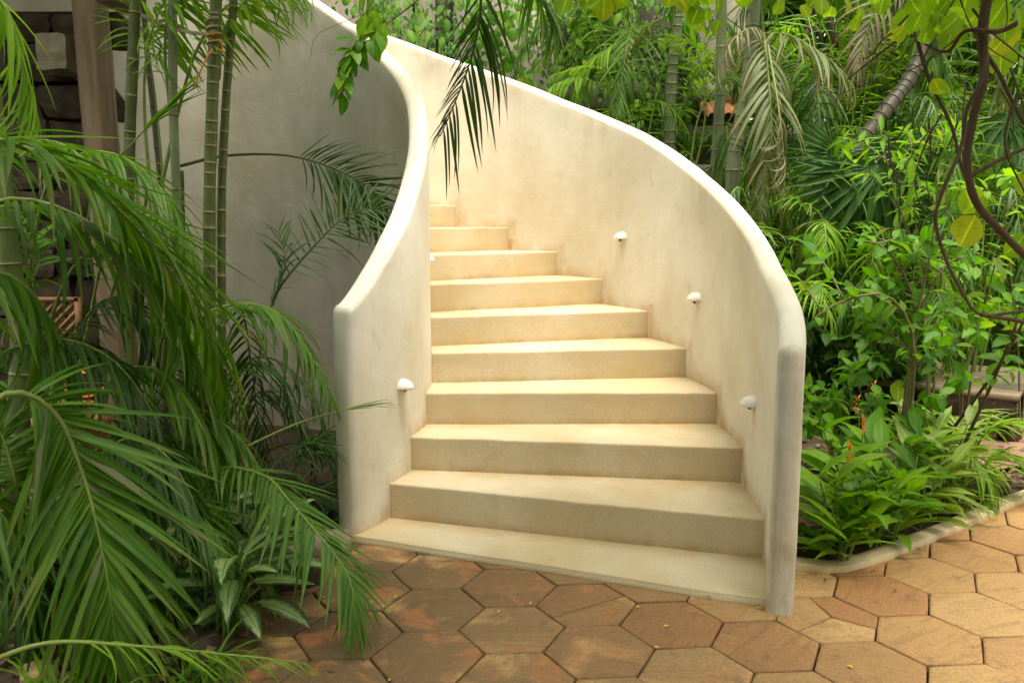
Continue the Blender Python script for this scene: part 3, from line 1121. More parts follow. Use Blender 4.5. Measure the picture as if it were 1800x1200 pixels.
def scatter(name, tmpl_list, items, extra=None, mats=None):
    """one mesh from many (template index, matrix); extra: MB appended with material slot 1"""
    VV, FF, UU = [], [], []
    base = 0
    for k in range(len(tmpl_list)):
        ms = [np.array(m) for i, m in items if i == k]
        if not ms:
            continue
        T, F, U = tmpl_list[k]
        M = np.stack(ms)
        W = np.einsum('nij,kj->nki', M[:, :3, :3], T) + M[:, None, :3, 3]
        n, kk = W.shape[:2]
        VV.append(W.reshape(-1, 3))
        FF.append((F[None] + (np.arange(n) * kk)[:, None, None]).reshape(-1, 4) + base)
        UU.append(np.tile(U, (n, 1)))
        base += n * kk
    V = np.concatenate(VV) if VV else np.zeros((0, 3))
    F = np.concatenate(FF) if FF else np.zeros((0, 4), int)
    U = np.concatenate(UU) if UU else np.zeros((0, 2))
    nleaf = len(F)
    if extra is not None and len(extra.v):
        ev = np.array([tuple(v) for v in extra.v])
        quads = [f for f in extra.f if len(f) == 4]
        F = np.concatenate([F, np.array(quads) + base]) if len(quads) else F
        V = np.concatenate([V, ev])
        U = np.concatenate([U, np.array(extra.uv)])
    me = mesh_from(name, V, F, U)
    for m in mats or ():
        me.materials.append(m)
    if len(F) > nleaf and mats and len(mats) > 1:
        mi = np.zeros(len(F), dtype=np.int32)
        mi[nleaf:] = 1
        me.polygons.foreach_set('material_index', mi)
    return me


UPV = Vector((0, 0, 1))


def frond(parent, pts, n=34, L=0.45, start=0.18, a0=68, a1=22, vee=20, sep=True, mat=None, rmat=None, r=0.008,
          tm=None, gravity=0.35, seed=0, both=True, nref=None, label=None, lscale=(0.55, 1.0, 0.45), jit=0.10, bends=(1, 5), dead=0.04, side_len=(1, 1), side_n=(1, 1), side_grav=(1, 1)):
    """a pinnate palm leaf along a path: stalk (the part) and its leaflets (sub-parts when sep)"""
    rnd = random.Random(seed * 77 + 5)
    mat = mat or M_ARECA
    rmat = rmat or M_RACHIS
    tm = tm or T_LEAFLET
    path = spline(pts, 60)
    rad = [r * (1.25 - 1.05 * k / 60) for k in range(61)]
    mb = MB()
    mb.tube(path[::3], rad[::3], 6)
    items = []
    for side in (-1, 1) if both else (1,):
        ns = max(3, int(n * side_n[0 if side < 0 else 1]))
        for k in range(ns):
            u = (k + 0.5 * (side > 0) + rnd.uniform(-0.12, 0.12)) / ns
            u = min(0.999, max(0, u))
            if rnd.random() < 0.03:
                continue
            t = start + (1 - start) * u
            q = t * 60
            i = min(int(q), 59)
            p = path[i].lerp(path[i + 1], q - i)
            T = (path[min(i + 2, 60)] - path[max(i - 1, 0)]).normalized()
            ref = Vector(nref) if nref is not None else UPV
            S = T.cross(ref)
            if S.length < 0.05:
                S = T.cross(Vector((0, -1, 0)))
            S.normalize()
            N = S.cross(T).normalized()
            a = math.radians(a0 + (a1 - a0) * u ** 1.2 + rnd.uniform(-6, 6))
            v = math.radians(vee + rnd.uniform(-9, 9))
            d = T * math.cos(a) + (S * side * math.cos(v) + N * math.sin(v)) * math.sin(a)
            d = d + Vector((0, 0, -gravity * side_grav[0 if side < 0 else 1] * rnd.uniform(0.7, 1.15)))
            d += Vector((rnd.uniform(-1, 1), rnd.uniform(-1, 1), rnd.uniform(-1, 1))) * jit
            d.normalize()
            ln = L * (lscale[0] + (lscale[1] - lscale[0]) * min(1, u / 0.3) if u < 0.3 else lscale[1] + (lscale[2] - lscale[1]) * ((u - 0.3) / 0.7) ** 1.6)
            ln *= rnd.uniform(0.82, 1.12) * side_len[0 if side < 0 else 1]
            up = (UPV - d * d.z)
            zz = up * 0.7 + N * 0.55 + Vector((rnd.uniform(-1, 1), rnd.uniform(-1, 1), rnd.uniform(-1, 1))) * 0.25
            b = rnd.randint(bends[0], bends[1]) if len(tm) == 6 else rnd.randrange(len(tm))
            items.append((b, frame(p, d, zz, ln)))
    if sep:
        f = part('frond', mb.mesh('frond'), rmat, parent, label=label)
        for b, M in items:
            dry = rnd.random() < dead
            part('leaflet', shared(tm, b, M_HALFDRY if dry else mat, 'leaflet'), None, f, M)
        return f
    me = scatter('frond', tm, items, mb, (mat, rmat))
    return part('frond', me, None, parent, label=label)


def cane(parent, pts, r0, r1, mat, nodes, name='trunk', n=12):
    """ringed palm stem: raised leaf scars at uneven spacing"""
    rnd = random.Random(len(pts) * 13 + nodes + int(r0 * 9999))
    path = spline(pts, 200)
    ring_at = sorted(((k + rnd.uniform(-0.22, 0.22)) / nodes) for k in range(1, nodes))
    P_, R_, A_2 = [], [], []
    ts = sorted(set([k / 60 for k in range(61)] + [min(1, max(0, t + d)) for t in ring_at for d in (-0.004, -0.0012, -0.0008, 0.0008, 0.0012, 0.004)]))
    for t in ts:
        i = min(int(t * 200), 199)
        P_.append(path[i].lerp(path[i + 1], t * 200 - i))
        r = r0 + (r1 - r0) * t
        dn = min([abs(t - q) for q in ring_at] or [1])
        on = 1.0 if dn < 0.00085 else 0.0
        near = max(0, 1 - dn / 0.006)
        R_.append(r * (1 + 0.05 * on + 0.035 * near + 0.03 * math.sin(t * 40)))
        A_2.append(on)
    mb = MB()
    mb.tube(P_, R_, n, True, A_2)
    return part(name, mb.mesh(name, True, 'ring'), mat, parent)


def stem_mesh(pts, r0, r1, n=6, seg=14):
    path = spline(pts, seg)
    mb = MB()
    mb.tube(path, [r0 + (r1 - r0) * k / seg for k in range(seg + 1)], n)
    return mb, path


def leafy_stem(rnd, path, tm, n, L, start=0.25, spread=55, sag=0.25, opposite=False):
    """leaves along a stem path"""
    items = []
    m = len(path) - 1
    for k in range(n):
        t = start + (1 - start) * (k + rnd.uniform(0, 0.6)) / n
        t = min(0.999, t)
        q = t * m
        i = min(int(q), m - 1)
        p = path[i].lerp(path[i + 1], q - i)
        T = (path[i + 1] - path[i]).normalized()
        ph = k * 2.4 + rnd.uniform(-0.5, 0.5)
        a = Vector((0, 0, 1)) if abs(T.z) < 0.8 else Vector((1, 0, 0))
        x = T.cross(a).normalized()
        y = T.cross(x)
        al = math.radians(spread + rnd.uniform(-18, 18))
        d = T * math.cos(al) + (x * math.cos(ph) + y * math.sin(ph)) * math.sin(al)
        d.z -= sag * rnd.uniform(0.3, 1.3)
        d.normalize()
        up = Vector((rnd.uniform(-0.5, 0.5), rnd.uniform(-0.7, 0.3), 1.0))
        items.append((rnd.randrange(len(tm)), frame(p, d, up, L * rnd.uniform(0.6, 1.15))))
    return items


def shrub(name, label, cat, base, stems, tm, mat, L, nleaf, smat=None, r=0.008, sep=True, twigs=3, twig_len=0.3, seed=1, group=None,
          spread=55, sag=0.25, leafname='leaf', twig_up=0.3):
    """stems: list of point lists (world); side twigs carry the leaves"""
    rnd = random.Random(seed)
    t = thing(name, label, cat, base, group)
    smat = smat or M_STEM
    count = 0
    for pts in stems:
        mb, path = stem_mesh(pts, r, r * 0.35)
        items = leafy_stem(rnd, path, tm, max(3, nleaf // (twigs + 1)), L, 0.4, spread, sag)
        for q in range(twigs):
            u = rnd.uniform(0.35, 0.98)
            i = int(u * (len(path) - 1))
            p = path[i]
            ph = rnd.uniform(0, 2 * math.pi)
            ln = twig_len * rnd.uniform(0.6, 1.3)
            d = Vector((math.cos(ph), math.sin(ph), twig_up + rnd.uniform(-0.3, 0.5)))
            tw = spline([p, p + d * ln * 0.5 + Vector((0, 0, 0.02)), p + d * ln - Vector((0, 0, 0.10 * ln))], 8)
            mb.tube(tw, [r * 0.45 * (1 - 0.7 * k / 8) for k in range(9)], 5)
            items += leafy_stem(rnd, tw, tm, max(3, nleaf // (twigs + 1)), L, 0.2, spread, sag)
        if sep:
            s = part('stem', mb.mesh('stem'), smat, t)
            for b, M in items:
                part(leafname, shared(tm, b, mat, leafname), None, t, M)
                count += 1
        else:
            part('stem', scatter('stem', tm, items, mb, (mat, smat)), None, t)
    return t


def clump_items(rnd, c, R, n, L, tm, squash=(1, 1, 1), shell=0.35, sag=0.3, lump=0):
    """leaves filling an ellipsoid, gathered in lumps"""
    items = []
    lumps = []
    for k in range(max(1, lump)):
        a = Vector((rnd.gauss(0, 1), rnd.gauss(0, 1), rnd.gauss(0, 1))).normalized() * (rnd.uniform(0.25, 1) ** 0.6 if lump else 0)
        lumps.append((Vector((a.x * R * squash[0], a.y * R * squash[1], a.z * R * squash[2])) * 0.85, R * rnd.uniform(0.22, 0.42) if lump else R))
    for k in range(n):
        lc, lr = lumps[rnd.randrange(len(lumps))]
        v = Vector((rnd.gauss(0, 1), rnd.gauss(0, 1), rnd.gauss(0, 1))).normalized()
        rr = lr * (shell + (1 - shell) * rnd.random() ** 0.5)
        p = Vector(c) + lc + Vector((v.x * rr, v.y * rr, v.z * rr)) if lump else Vector(c) + Vector((v.x * rr * squash[0], v.y * rr * squash[1], v.z * rr * squash[2]))
        d = v + Vector((rnd.uniform(-1, 1), rnd.uniform(-1, 1), rnd.uniform(-1, 0.6))) * 0.8
        d.z -= sag
        up = Vector((rnd.uniform(-0.6, 0.6), rnd.uniform(-0.6, 0.6), 1))
        items.append((rnd.randrange(len(tm)), frame(p, d, up, L * rnd.uniform(0.6, 1.3))))
    return items


def tree(name, label, base, trunk, r, crowns, tm, mat, L, seed, cat='tree', bark=None, group=None, limbs=True):
    """trunk path (world), crowns: list of (centre, radius, squash, n leaves)"""
    rnd = random.Random(seed)
    t = thing(name, label, cat, base, group)
    mb, path = stem_mesh(trunk, r, r * 0.5, 8)
    items = []
    for c, R, sq, n in crowns:
        items += clump_items(rnd, c, R, n, L, tm, sq, lump=max(4, n // 90))
        if limbs:
            p = path[int(len(path) * rnd.uniform(0.55, 0.95))]
            lm = spline([p, p.lerp(Vector(c), 0.5) + Vector((0, 0, 0.1 * R)), Vector(c)], 8)
            mb.tube(lm, [r * 0.45 * (1 - 0.7 * k / 8) for k in range(9)], 6)
    part('trunk', mb.mesh('trunk'), bark or M_BARK, t)
    part('crown', scatter('crown', tm, items, None, (mat,)), None, t)
    return t


def arch(base, az, length, rise, droop, lean=0.5):
    """control points of an arching frond from base towards azimuth az (radians, 0 = +X)"""
    h = Vector((math.cos(az), math.sin(az), 0))
    b = Vector(base)
    return [b, b + h * length * 0.22 + UPV * rise * 0.55, b + h * length * 0.55 + UPV * rise, b + h * length * 0.85 + UPV * (rise - droop * 0.45), b + h * length + UPV * (rise - droop)]


# ------------------------------------------------------------------ left side: pavilion, palms, stones
def S(*q):
    """pixel/depth triples to world points"""
    return [P(*t) for t in q]


# timber pavilion: post, beam, bracket, thatch
pav = thing('garden_pavilion', 'weathered timber post and dark thatched eave of a garden pavilion', 'pavilion', (-2.42, 4.95, 0))
pc = P(176, 120, 4.95)
mb = MB()
rows = 40
V, F = [], []
for k in range(rows + 1):
    z = -0.05 + 3.25 * k / rows
    w = 0.078 * (1.08 - 0.16 * k / rows)
    cx = pc.x + 0.02 - 0.02 * z
    ring = []
    for q in range(16):
        th = 2 * math.pi * q / 16
        ax, ay = math.cos(th), math.sin(th)
        s_ = 1 / max(abs(ax), abs(ay)) ** 0.75
        wob = 1 + 0.05 * noise.noise(Vector((q * 0.8, z * 1.5, 1))) + 0.025 * noise.noise(Vector((q * 2.5, z * 4, 4)))
        V.append((cx + ax * w * s_ * wob, pc.y + ay * w * s_ * wob, z))
    if k:
        for q in range(16):
            a, b = (k - 1) * 16 + q, (k - 1) * 16 + (q + 1) % 16
            F.append((a, b, b + 16, a + 16))
part('post', mesh_from('post', np.array(V), F), M_WOOD, pav)
mb = MB()
mb.box((pc.x - 0.9, pc.y + 0.02, 2.92), (3.2, 0.18, 0.2), Matrix.Rotation(0.03, 3, 'Y'))
part('beam', mb.mesh('beam', False), M_WOOD_D, pav)
mb = MB()
mb.box(P(208, 2, 4.78), (0.10, 0.3, 0.075))
part('bracket', mb.mesh('bracket', False), M_WOOD, pav)
for k in range(6):
    mb = MB()
    x = pc.x - 0.25 - 0.45 * k
    mb.tube(spline([(x, 4.5, 3.06), (x, 5.4, 3.2), (x, 7.3, 3.52)], 8), [0.045] * 9, 8)
    part('rafter', mb.mesh('rafter'), M_WOOD_D, pav)
rnd = random.Random(3)
items = []
for k in range(1700):
    x = pc.x - 0.05 - rnd.random() * 3.0
    y = 4.75 + rnd.random() * 2.6
    z = 2.88 + (y - 2.6) * 0.165 + rnd.uniform(0, 0.09)
    items.append((rnd.randrange(2), frame((x, y, z), (rnd.uniform(-0.4, 0.4), -1, -0.35 + rnd.uniform(-0.2, 0.2)), (0, 0, 1), rnd.uniform(0.3, 0.6))))
part('thatch', scatter('thatch', T_GRASS, items, None, (M_THATCH,)), None, pav, kind='stuff')

# rubble stone wall in the dark behind the post
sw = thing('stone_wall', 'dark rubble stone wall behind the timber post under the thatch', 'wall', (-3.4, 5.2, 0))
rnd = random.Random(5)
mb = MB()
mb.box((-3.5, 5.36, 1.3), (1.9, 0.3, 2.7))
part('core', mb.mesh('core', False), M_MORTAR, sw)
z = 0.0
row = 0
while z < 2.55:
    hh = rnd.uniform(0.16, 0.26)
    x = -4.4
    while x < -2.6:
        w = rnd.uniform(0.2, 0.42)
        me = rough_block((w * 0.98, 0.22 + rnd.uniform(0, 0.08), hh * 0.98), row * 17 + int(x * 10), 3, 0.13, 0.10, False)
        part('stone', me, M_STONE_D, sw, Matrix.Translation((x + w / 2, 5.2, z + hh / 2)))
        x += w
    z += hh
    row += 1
cb = tag(part('corbel_stone', rough_block((0.17, 0.2, 0.2), 4, 3, 0.09, 0.08, False), M_STONE, None, Matrix.Translation(P(105, 98, 5.0))),
         'pale squared corbel stone jutting from the dark rubble wall', 'stone')

# the canes of the palms beside the wall
CANES = 'ringed palms growing beside the curved wall'


def cane_palm(label, foot, pts, r0, r1, mat, nodes, crown, seed, fmat=None):
    t = thing('areca_palm', label, 'palm', foot, CANES)
    cane(t, [Vector(foot)] + pts, r0, r1, mat, nodes)
    top = pts[-1]
    rnd = random.Random(seed)
    for k in range(crown):
        az = 2 * math.pi * k / crown + rnd.uniform(-0.4, 0.4)
        frond(t, arch(top, az, rnd.uniform(1.2, 1.7), rnd.uniform(0.35, 0.75), rnd.uniform(0.5, 1.0)), 34, 0.5, 0.15, sep=False, mat=fmat or M_ARECA, seed=seed * 10 + k, gravity=0.4)
    return t


def foot(px, Y):
    return (P(px, 700, Y).x, Y, 0.0)


cane_palm('thick green ringed palm cane beside the timber post', foot(222, 4.55), S((225, 500, 4.55), (228, 250, 4.55), (237, 20, 4.55)) + [P(240, -160, 4.55), P(246, -330, 4.5)], 0.030, 0.027, M_CANE, 17, 6, 21)
cane_palm('slender dark palm cane behind the pale smooth cane', foot(300, 4.9), S((290, 420, 4.9), (272, 220, 4.9), (256, 60, 4.9), (245, -120, 4.9), (238, -300, 4.9)), 0.017, 0.013, M_CANE_B, 20, 5, 22)
cane_palm('pale grey smooth palm cane with few rings', foot(318, 4.4), S((313, 420, 4.4), (305, 200, 4.4), (303, 20, 4.4), (300, -150, 4.4), (298, -330, 4.4)), 0.023, 0.021, M_CANE_P, 7, 6, 23, M_ARECA_L)
tied = cane_palm('dark ringed palm cane tied with orange twine', foot(362, 4.15), S((368, 420, 4.15), (372, 220, 4.15), (379, 20, 4.15), (385, -160, 4.15), (390, -340, 4.15)), 0.029, 0.027, M_CANE, 34, 6, 24)
cane_palm('narrow green palm cane leaning against the twine tied cane', foot(386, 4.22), S((389, 420, 4.22), (396, 200, 4.22), (410, 10, 4.22), (420, -160, 4.22), (430, -340, 4.22)), 0.021, 0.019, M_CANE, 30, 6, 25)

# rope and twine
mb = MB()
for off in (0, 7):
    a, b = P(205, -4 + off * 0.4, 4.9), P(375, 60 + off * 0.2, 4.12)
    pts = [a.lerp(b, u) + Vector((0, 0, -0.05 * math.sin(math.pi * u))) for u in [k / 14 for k in range(15)]]
    mb.tube(pts, 0.0075, 6)
mb.tube([P(376, 60, 4.15) + Vector((math.cos(q * 0.7) * 0.032, math.sin(q * 0.7) * 0.032, 0.004 * q)) for q in range(22)], 0.006, 5)
tag(part('rope', mb.mesh('rope'), M_ROPE, None), 'pale twisted rope stretched from the timber post to the ringed palm cane', 'rope')
mb = MB()
mb.tube([P(378, 84, 4.15) + Vector((math.cos(q * 0.6) * 0.034, math.sin(q * 0.6) * 0.034, 0.003 * q)) for q in range(24)], 0.0045, 5)
mb.tube(spline(S((374, 86, 4.10), (362, 105, 4.09), (350, 130, 4.09), (340, 156, 4.09)), 8), 0.004, 5)
mb.tube(spline(S((380, 84, 4.10), (392, 92, 4.09), (397, 101, 4.09)), 6), 0.004, 5)
mb.tube(spline(S((384, 70, 4.10), (391, 78, 4.09), (390, 92, 4.09)), 6), 0.004, 5)
tag(part('twine', mb.mesh('twine'), M_TWINE, None), 'orange twine knotted round the dark ringed palm cane', 'twine')

# ---- near palm at the left edge, its great arching fronds fill the corner
pa = thing('areca_palm', 'large areca palm with broad arching fronds beside the pavement edge', 'palm', (-2.0, 2.95, 0))
cane(pa, [Vector((-1.97, 3.1, 0)), P(38, 640, 3.2), P(18, 470, 3.2), P(0, 300, 3.2), P(-20, 150, 3.2)], 0.042, 0.036, M_CANE_G, 12)
cane(pa, [Vector((-2.15, 2.9, 0)), P(-90, 500, 2.9), P(-110, 200, 2.9)], 0.045, 0.04, M_CANE_G, 12)
frond(pa, S((-150, 300, 2.7), (-60, 245, 2.7), (50, 262, 2.72), (165, 330, 2.8), (270, 440, 2.95), (350, 560, 3.1), (400, 700, 3.2)), 54, 0.60, 0.08, 74, 18, 22, True, M_ARECA, None, 0.011, T_WIDE, 0.24, 1, bends=(0, 4), jit=0.05)
frond(pa, S((-120, 420, 3.0), (20, 350, 3.0), (170, 400, 3.05), (290, 520, 3.15), (360, 680, 3.2), (390, 820, 3.2)), 46, 0.50, 0.1, 70, 18, 10, True, M_ARECA, None, 0.010, T_WIDE, 0.45, 2, bends=(0, 4), jit=0.06)
frond(pa, S((-80, 760, 2.35), (20, 690, 2.42), (100, 730, 2.5), (145, 830, 2.5), (172, 930, 2.45), (196, 1060, 2.4), (205, 1180, 2.38)), 54, 0.50, 0.22, 66, 18, 16, True, M_ARECA, None, 0.010, T_WIDE, 0.16, 3, bends=(1, 3), nref=(0.1, -0.75, 0.65), jit=0.045)
frond(pa, S((-160, 60, 3.1), (-80, -40, 3.1), (0, 0, 3.1), (40, 110, 3.12), (62, 210, 3.15)), 26, 0.42, 0.15, 60, 20, 8, False, M_ARECA_L, None, 0.009, None, 0.8, 4)
frond(pa, S((-200, 900, 2.6), (-90, 850, 2.6), (-10, 890, 2.6), (40, 980, 2.6), (60, 1080, 2.6)), 26, 0.36, 0.1, 66, 20, 12, False, M_ARECA, None, 0.008, None, 0.35, 5)
frond(pa, S((-120, 560, 2.8), (-20, 480, 2.8), (60, 520, 2.85), (120, 640, 2.9), (150, 760, 2.9)), 26, 0.46, 0.1, 66, 20, 10, False, M_ARECA, None, 0.009, None, 0.8, 6)
#frond(pa, S((-140, 180, 2.9), (-40, 60, 2.95), (60, 40, 3.0), (140, 110, 3.1)), 22, 0.45, 0.1, 66, 20, 10, False, M_ARECA, None, 0.009, None, 0.6, 7)
frond(pa, S((0, 980, 2.8), (120, 980, 2.8), (240, 1020, 2.76), (330, 1080, 2.74), (380, 1150, 2.72)), 30, 0.30, 0.15, 62, 20, 14, False, M_ARECA, None, 0.008, None, 0.45, 8)
frond(pa, S((-60, 1180, 2.2), (80, 1130, 2.25), (240, 1135, 2.3), (400, 1150, 2.36), (540, 1165, 2.4)), 18, 0.19, 0.35, 38, 14, 8, False, M_ARECA_L, None, 0.007, None, 0.15, 9)

# ---- middle palm whose fronds spill over the paving
pb = thing('areca_palm', 'middle areca palm spilling a brown tipped frond onto the paving', 'palm', (-1.45, 3.55, 0))
for q, (dx, dy, px, py) in enumerate(((0, 0, 330, 620), (0.08, -0.05, 380, 760), (-0.1, 0.06, 290, 560))):
    cane(pb, [Vector((-1.45 + dx, 3.55 + dy, 0)), P(px, py + 120, 3.55), P(px, py, 3.55)], 0.018, 0.012, M_CANE, 7)
frond(pb, S((300, 640, 3.5), (350, 560, 3.55), (417, 535, 3.6), (483, 548, 3.6), (540, 612, 3.6), (588, 715, 3.55)), 42, 0.36, 0.12, 72, 20, 14, True, M_ARECA, None, 0.007, T_WIDE, 0.32, 11, bends=(1, 4))
frond(pb, S((330, 860, 3.15), (390, 822, 3.1), (467, 837, 3.02), (508, 880, 2.95), (560, 940, 2.86), (606, 1000, 2.78), (622, 1050, 2.72), (624, 1100, 2.67)), 46, 0.29, 0.12, 62, 18, 14, True, M_ARECA, M_RACHIS, 0.006, None, 0.38, 12, bends=(0, 3), label='drooping frond with brown leaflet tips')
frond(pb, S((360, 600, 3.9), (420, 540, 4.0), (440, 630, 4.1), (452, 720, 4.15), (468, 810, 4.2)), 26, 0.30, 0.25, 66, 24, 6, False, M_ARECA_D, M_RACHIS_D, 0.006, None, 0.25, 13)
frond(pb, S((280, 700, 3.4), (300, 560, 3.4), (350, 600, 3.42), (390, 720, 3.45), (410, 840, 3.45)), 28, 0.36, 0.2, 66, 20, 10, False, M_ARECA, None, 0.007, None, 0.7, 14)
frond(pb, S((260, 760, 3.2), (330, 720, 3.2), (410, 760, 3.22), (470, 850, 3.25), (500, 950, 3.25)), 28, 0.34, 0.15, 62, 20, 10, False, M_ARECA, None, 0.007, None, 0.5, 15)
frond(pb, S((340, 820, 3.25), (420, 790, 3.3), (520, 745, 3.4), (600, 722, 3.45), (672, 709, 3.5)), 4, 0.19, 0.7, 16, 8, 4, False, M_ARECA, M_RACHIS, 0.0055, None, 0.05, 16, bends=(0, 1))
frond(pb, S((220, 820, 3.0), (260, 760, 3.0), (330, 800, 3.02), (380, 900, 3.02), (400, 1000, 3.0)), 26, 0.30, 0.15, 62, 20, 10, False, M_ARECA, None, 0.007, None, 0.5, 17)
frond(pb, S((430, 900, 3.45), (480, 820, 3.6), (540, 780, 3.7), (585, 790, 3.75)), 16, 0.24, 0.2, 55, 20, 10, False, M_ARECA_D, M_RACHIS_D, 0.005, None, 0.2, 18)

# ---- two bushy palms that fill the space below the post
FILL = [('bushy palm of fine fronds filling the space below the timber post', (-2.25, 3.7, 0),
         [((60, 420, 3.6), (110, 290, 3.6), (200, 270, 3.6), (290, 340, 3.6), (345, 460, 3.6)), ((90, 560, 3.5), (160, 440, 3.5), (240, 430, 3.5), (315, 520, 3.5), (355, 650, 3.5)),
          ((-60, 380, 3.4), (10, 270, 3.4), (100, 250, 3.4), (180, 320, 3.4), (225, 440, 3.4)), ((40, 620, 3.6), (60, 480, 3.6), (30, 380, 3.6), (-30, 350, 3.6)),
          ((100, 700, 3.7), (150, 560, 3.7), (215, 520, 3.7), (270, 590, 3.7), (290, 700, 3.7)), ((140, 640, 3.9), (190, 420, 3.9), (250, 380, 3.9), (320, 420, 3.9), (360, 520, 3.9))]),
        ('bushy palm of fine fronds spreading low under the great frond', (-1.75, 3.05, 0),
         [((150, 760, 3.1), (220, 650, 3.1), (310, 670, 3.1), (375, 780, 3.1), (400, 900, 3.1)), ((-40, 700, 2.9), (60, 600, 2.9), (180, 620, 2.9), (265, 720, 2.9), (310, 860, 2.9)),
          ((190, 960, 2.85), (260, 870, 2.85), (340, 890, 2.85), (400, 980, 2.82), (420, 1070, 2.8)), ((40, 900, 2.7), (0, 760, 2.7), (-60, 720, 2.7)), ((120, 900, 2.8), (200, 780, 2.8), (280, 790, 2.8), (340, 880, 2.8), (370, 990, 2.8)),
          ((60, 960, 2.75), (120, 860, 2.75), (200, 860, 2.75), (280, 940, 2.75), (320, 1050, 2.75)), ((20, 1000, 2.7), (60, 940, 2.7), (130, 960, 2.7), (190, 1040, 2.68), (215, 1120, 2.66)), ((-40, 1000, 2.6), (0, 960, 2.6), (60, 1010, 2.6), (90, 1100, 2.6))])]
for q, (lab, ft_, fs) in enumerate(FILL):
    t = thing('bushy_palm', lab, 'palm', ft_, 'bushy palms in the left bed')
    for k, pts in enumerate(fs):
        frond(t, [Vector(ft_) + Vector((0.03 * k - 0.08, 0, 0.02))] + S(*pts), 40, 0.40 if q == 0 else 0.36, 0.32, 64, 20, 12, False, (M_ARECA, M_ARECA_D, M_ARECA)[k % 3], None, 0.007, T_FINE, 0.45, 900 + q * 20 + k, bends=(0, 4))

# ---- shaded palm against the concave wall
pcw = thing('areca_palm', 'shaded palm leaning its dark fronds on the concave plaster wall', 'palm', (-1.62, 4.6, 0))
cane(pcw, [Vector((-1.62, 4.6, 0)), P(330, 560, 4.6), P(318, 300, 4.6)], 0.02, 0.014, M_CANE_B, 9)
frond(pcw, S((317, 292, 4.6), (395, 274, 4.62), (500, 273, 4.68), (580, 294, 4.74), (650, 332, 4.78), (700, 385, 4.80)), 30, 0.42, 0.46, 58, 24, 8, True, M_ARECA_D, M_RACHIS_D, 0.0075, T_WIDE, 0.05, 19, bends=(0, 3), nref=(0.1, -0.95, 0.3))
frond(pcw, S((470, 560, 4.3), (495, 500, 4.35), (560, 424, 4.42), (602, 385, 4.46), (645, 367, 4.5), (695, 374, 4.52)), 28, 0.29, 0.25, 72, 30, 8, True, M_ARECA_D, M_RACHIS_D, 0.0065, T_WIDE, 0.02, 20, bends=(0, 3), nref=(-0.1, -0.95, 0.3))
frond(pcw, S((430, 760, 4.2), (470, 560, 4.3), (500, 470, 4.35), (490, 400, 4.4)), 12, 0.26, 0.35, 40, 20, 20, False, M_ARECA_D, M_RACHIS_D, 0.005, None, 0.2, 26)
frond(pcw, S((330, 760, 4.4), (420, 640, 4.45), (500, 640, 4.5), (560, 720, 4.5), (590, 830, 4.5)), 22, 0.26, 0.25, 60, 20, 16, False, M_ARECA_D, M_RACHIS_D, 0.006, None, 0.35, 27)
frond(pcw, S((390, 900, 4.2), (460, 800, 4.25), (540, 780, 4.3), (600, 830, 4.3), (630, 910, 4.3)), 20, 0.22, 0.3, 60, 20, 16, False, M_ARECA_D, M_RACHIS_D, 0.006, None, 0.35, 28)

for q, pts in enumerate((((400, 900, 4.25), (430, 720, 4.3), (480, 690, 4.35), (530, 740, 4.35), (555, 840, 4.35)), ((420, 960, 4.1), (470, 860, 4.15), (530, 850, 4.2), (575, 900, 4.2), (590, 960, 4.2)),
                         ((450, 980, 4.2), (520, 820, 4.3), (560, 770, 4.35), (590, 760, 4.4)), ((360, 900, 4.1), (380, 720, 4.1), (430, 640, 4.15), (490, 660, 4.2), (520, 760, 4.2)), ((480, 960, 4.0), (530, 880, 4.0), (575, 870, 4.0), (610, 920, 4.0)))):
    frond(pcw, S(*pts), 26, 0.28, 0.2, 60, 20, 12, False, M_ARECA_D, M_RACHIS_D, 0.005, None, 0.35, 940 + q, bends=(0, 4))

# ---- young bright palm between the canes
py_ = thing('young_palm', 'young lime green palm shooting up between the canes', 'palm', (-1.95, 4.5, 0))
frond(py_, S((250, 500, 4.3), (205, 310, 4.25), (235, 250, 4.2), (280, 205, 4.2), (322, 160, 4.2)), 14, 0.30, 0.55, 14, 8, 5, False, M_ARECA_L, M_RACHIS, 0.006, None, 0.0, 31, bends=(0, 1), jit=0.04)
frond(py_, S((300, 500, 4.55), (262, 300, 4.55), (255, 120, 4.55), (285, 10, 4.55), (330, -40, 4.5)), 18, 0.34, 0.55, 55, 20, 10, False, M_ARECA_L, M_RACHIS, 0.009, None, 0.5, 32)
frond(py_, S((290, 460, 4.6), (285, 300, 4.6), (262, 100, 4.62), (225, 0, 4.65)), 14, 0.3, 0.6, 55, 20, 10, False, M_ARECA_L, M_RACHIS, 0.008, None, 0.5, 33)
frond(py_, S((285, 320, 4.45), (320, 170, 4.45), (350, 80, 4.45), (400, 10, 4.45), (470, -20, 4.4), (540, 0, 4.4)), 26, 0.34, 0.35, 66, 22, 12, False, M_ARECA_L, M_RACHIS, 0.008, None, 0.55, 34)
frond(py_, S((300, 200, 4.5), (290, 90, 4.5), (300, 10, 4.5), (340, -40, 4.5)), 20, 0.42, 0.3, 70, 20, 10, False, M_ARECA_L, M_RACHIS, 0.008, None, 0.8, 35)
frond(py_, S((385, 140, 4.3), (392, 60, 4.3), (425, 10, 4.28), (480, -25, 4.25), (540, -40, 4.25)), 26, 0.36, 0.12, 62, 20, 8, False, M_ARECA_L, M_RACHIS, 0.007, None, 0.65, 36)

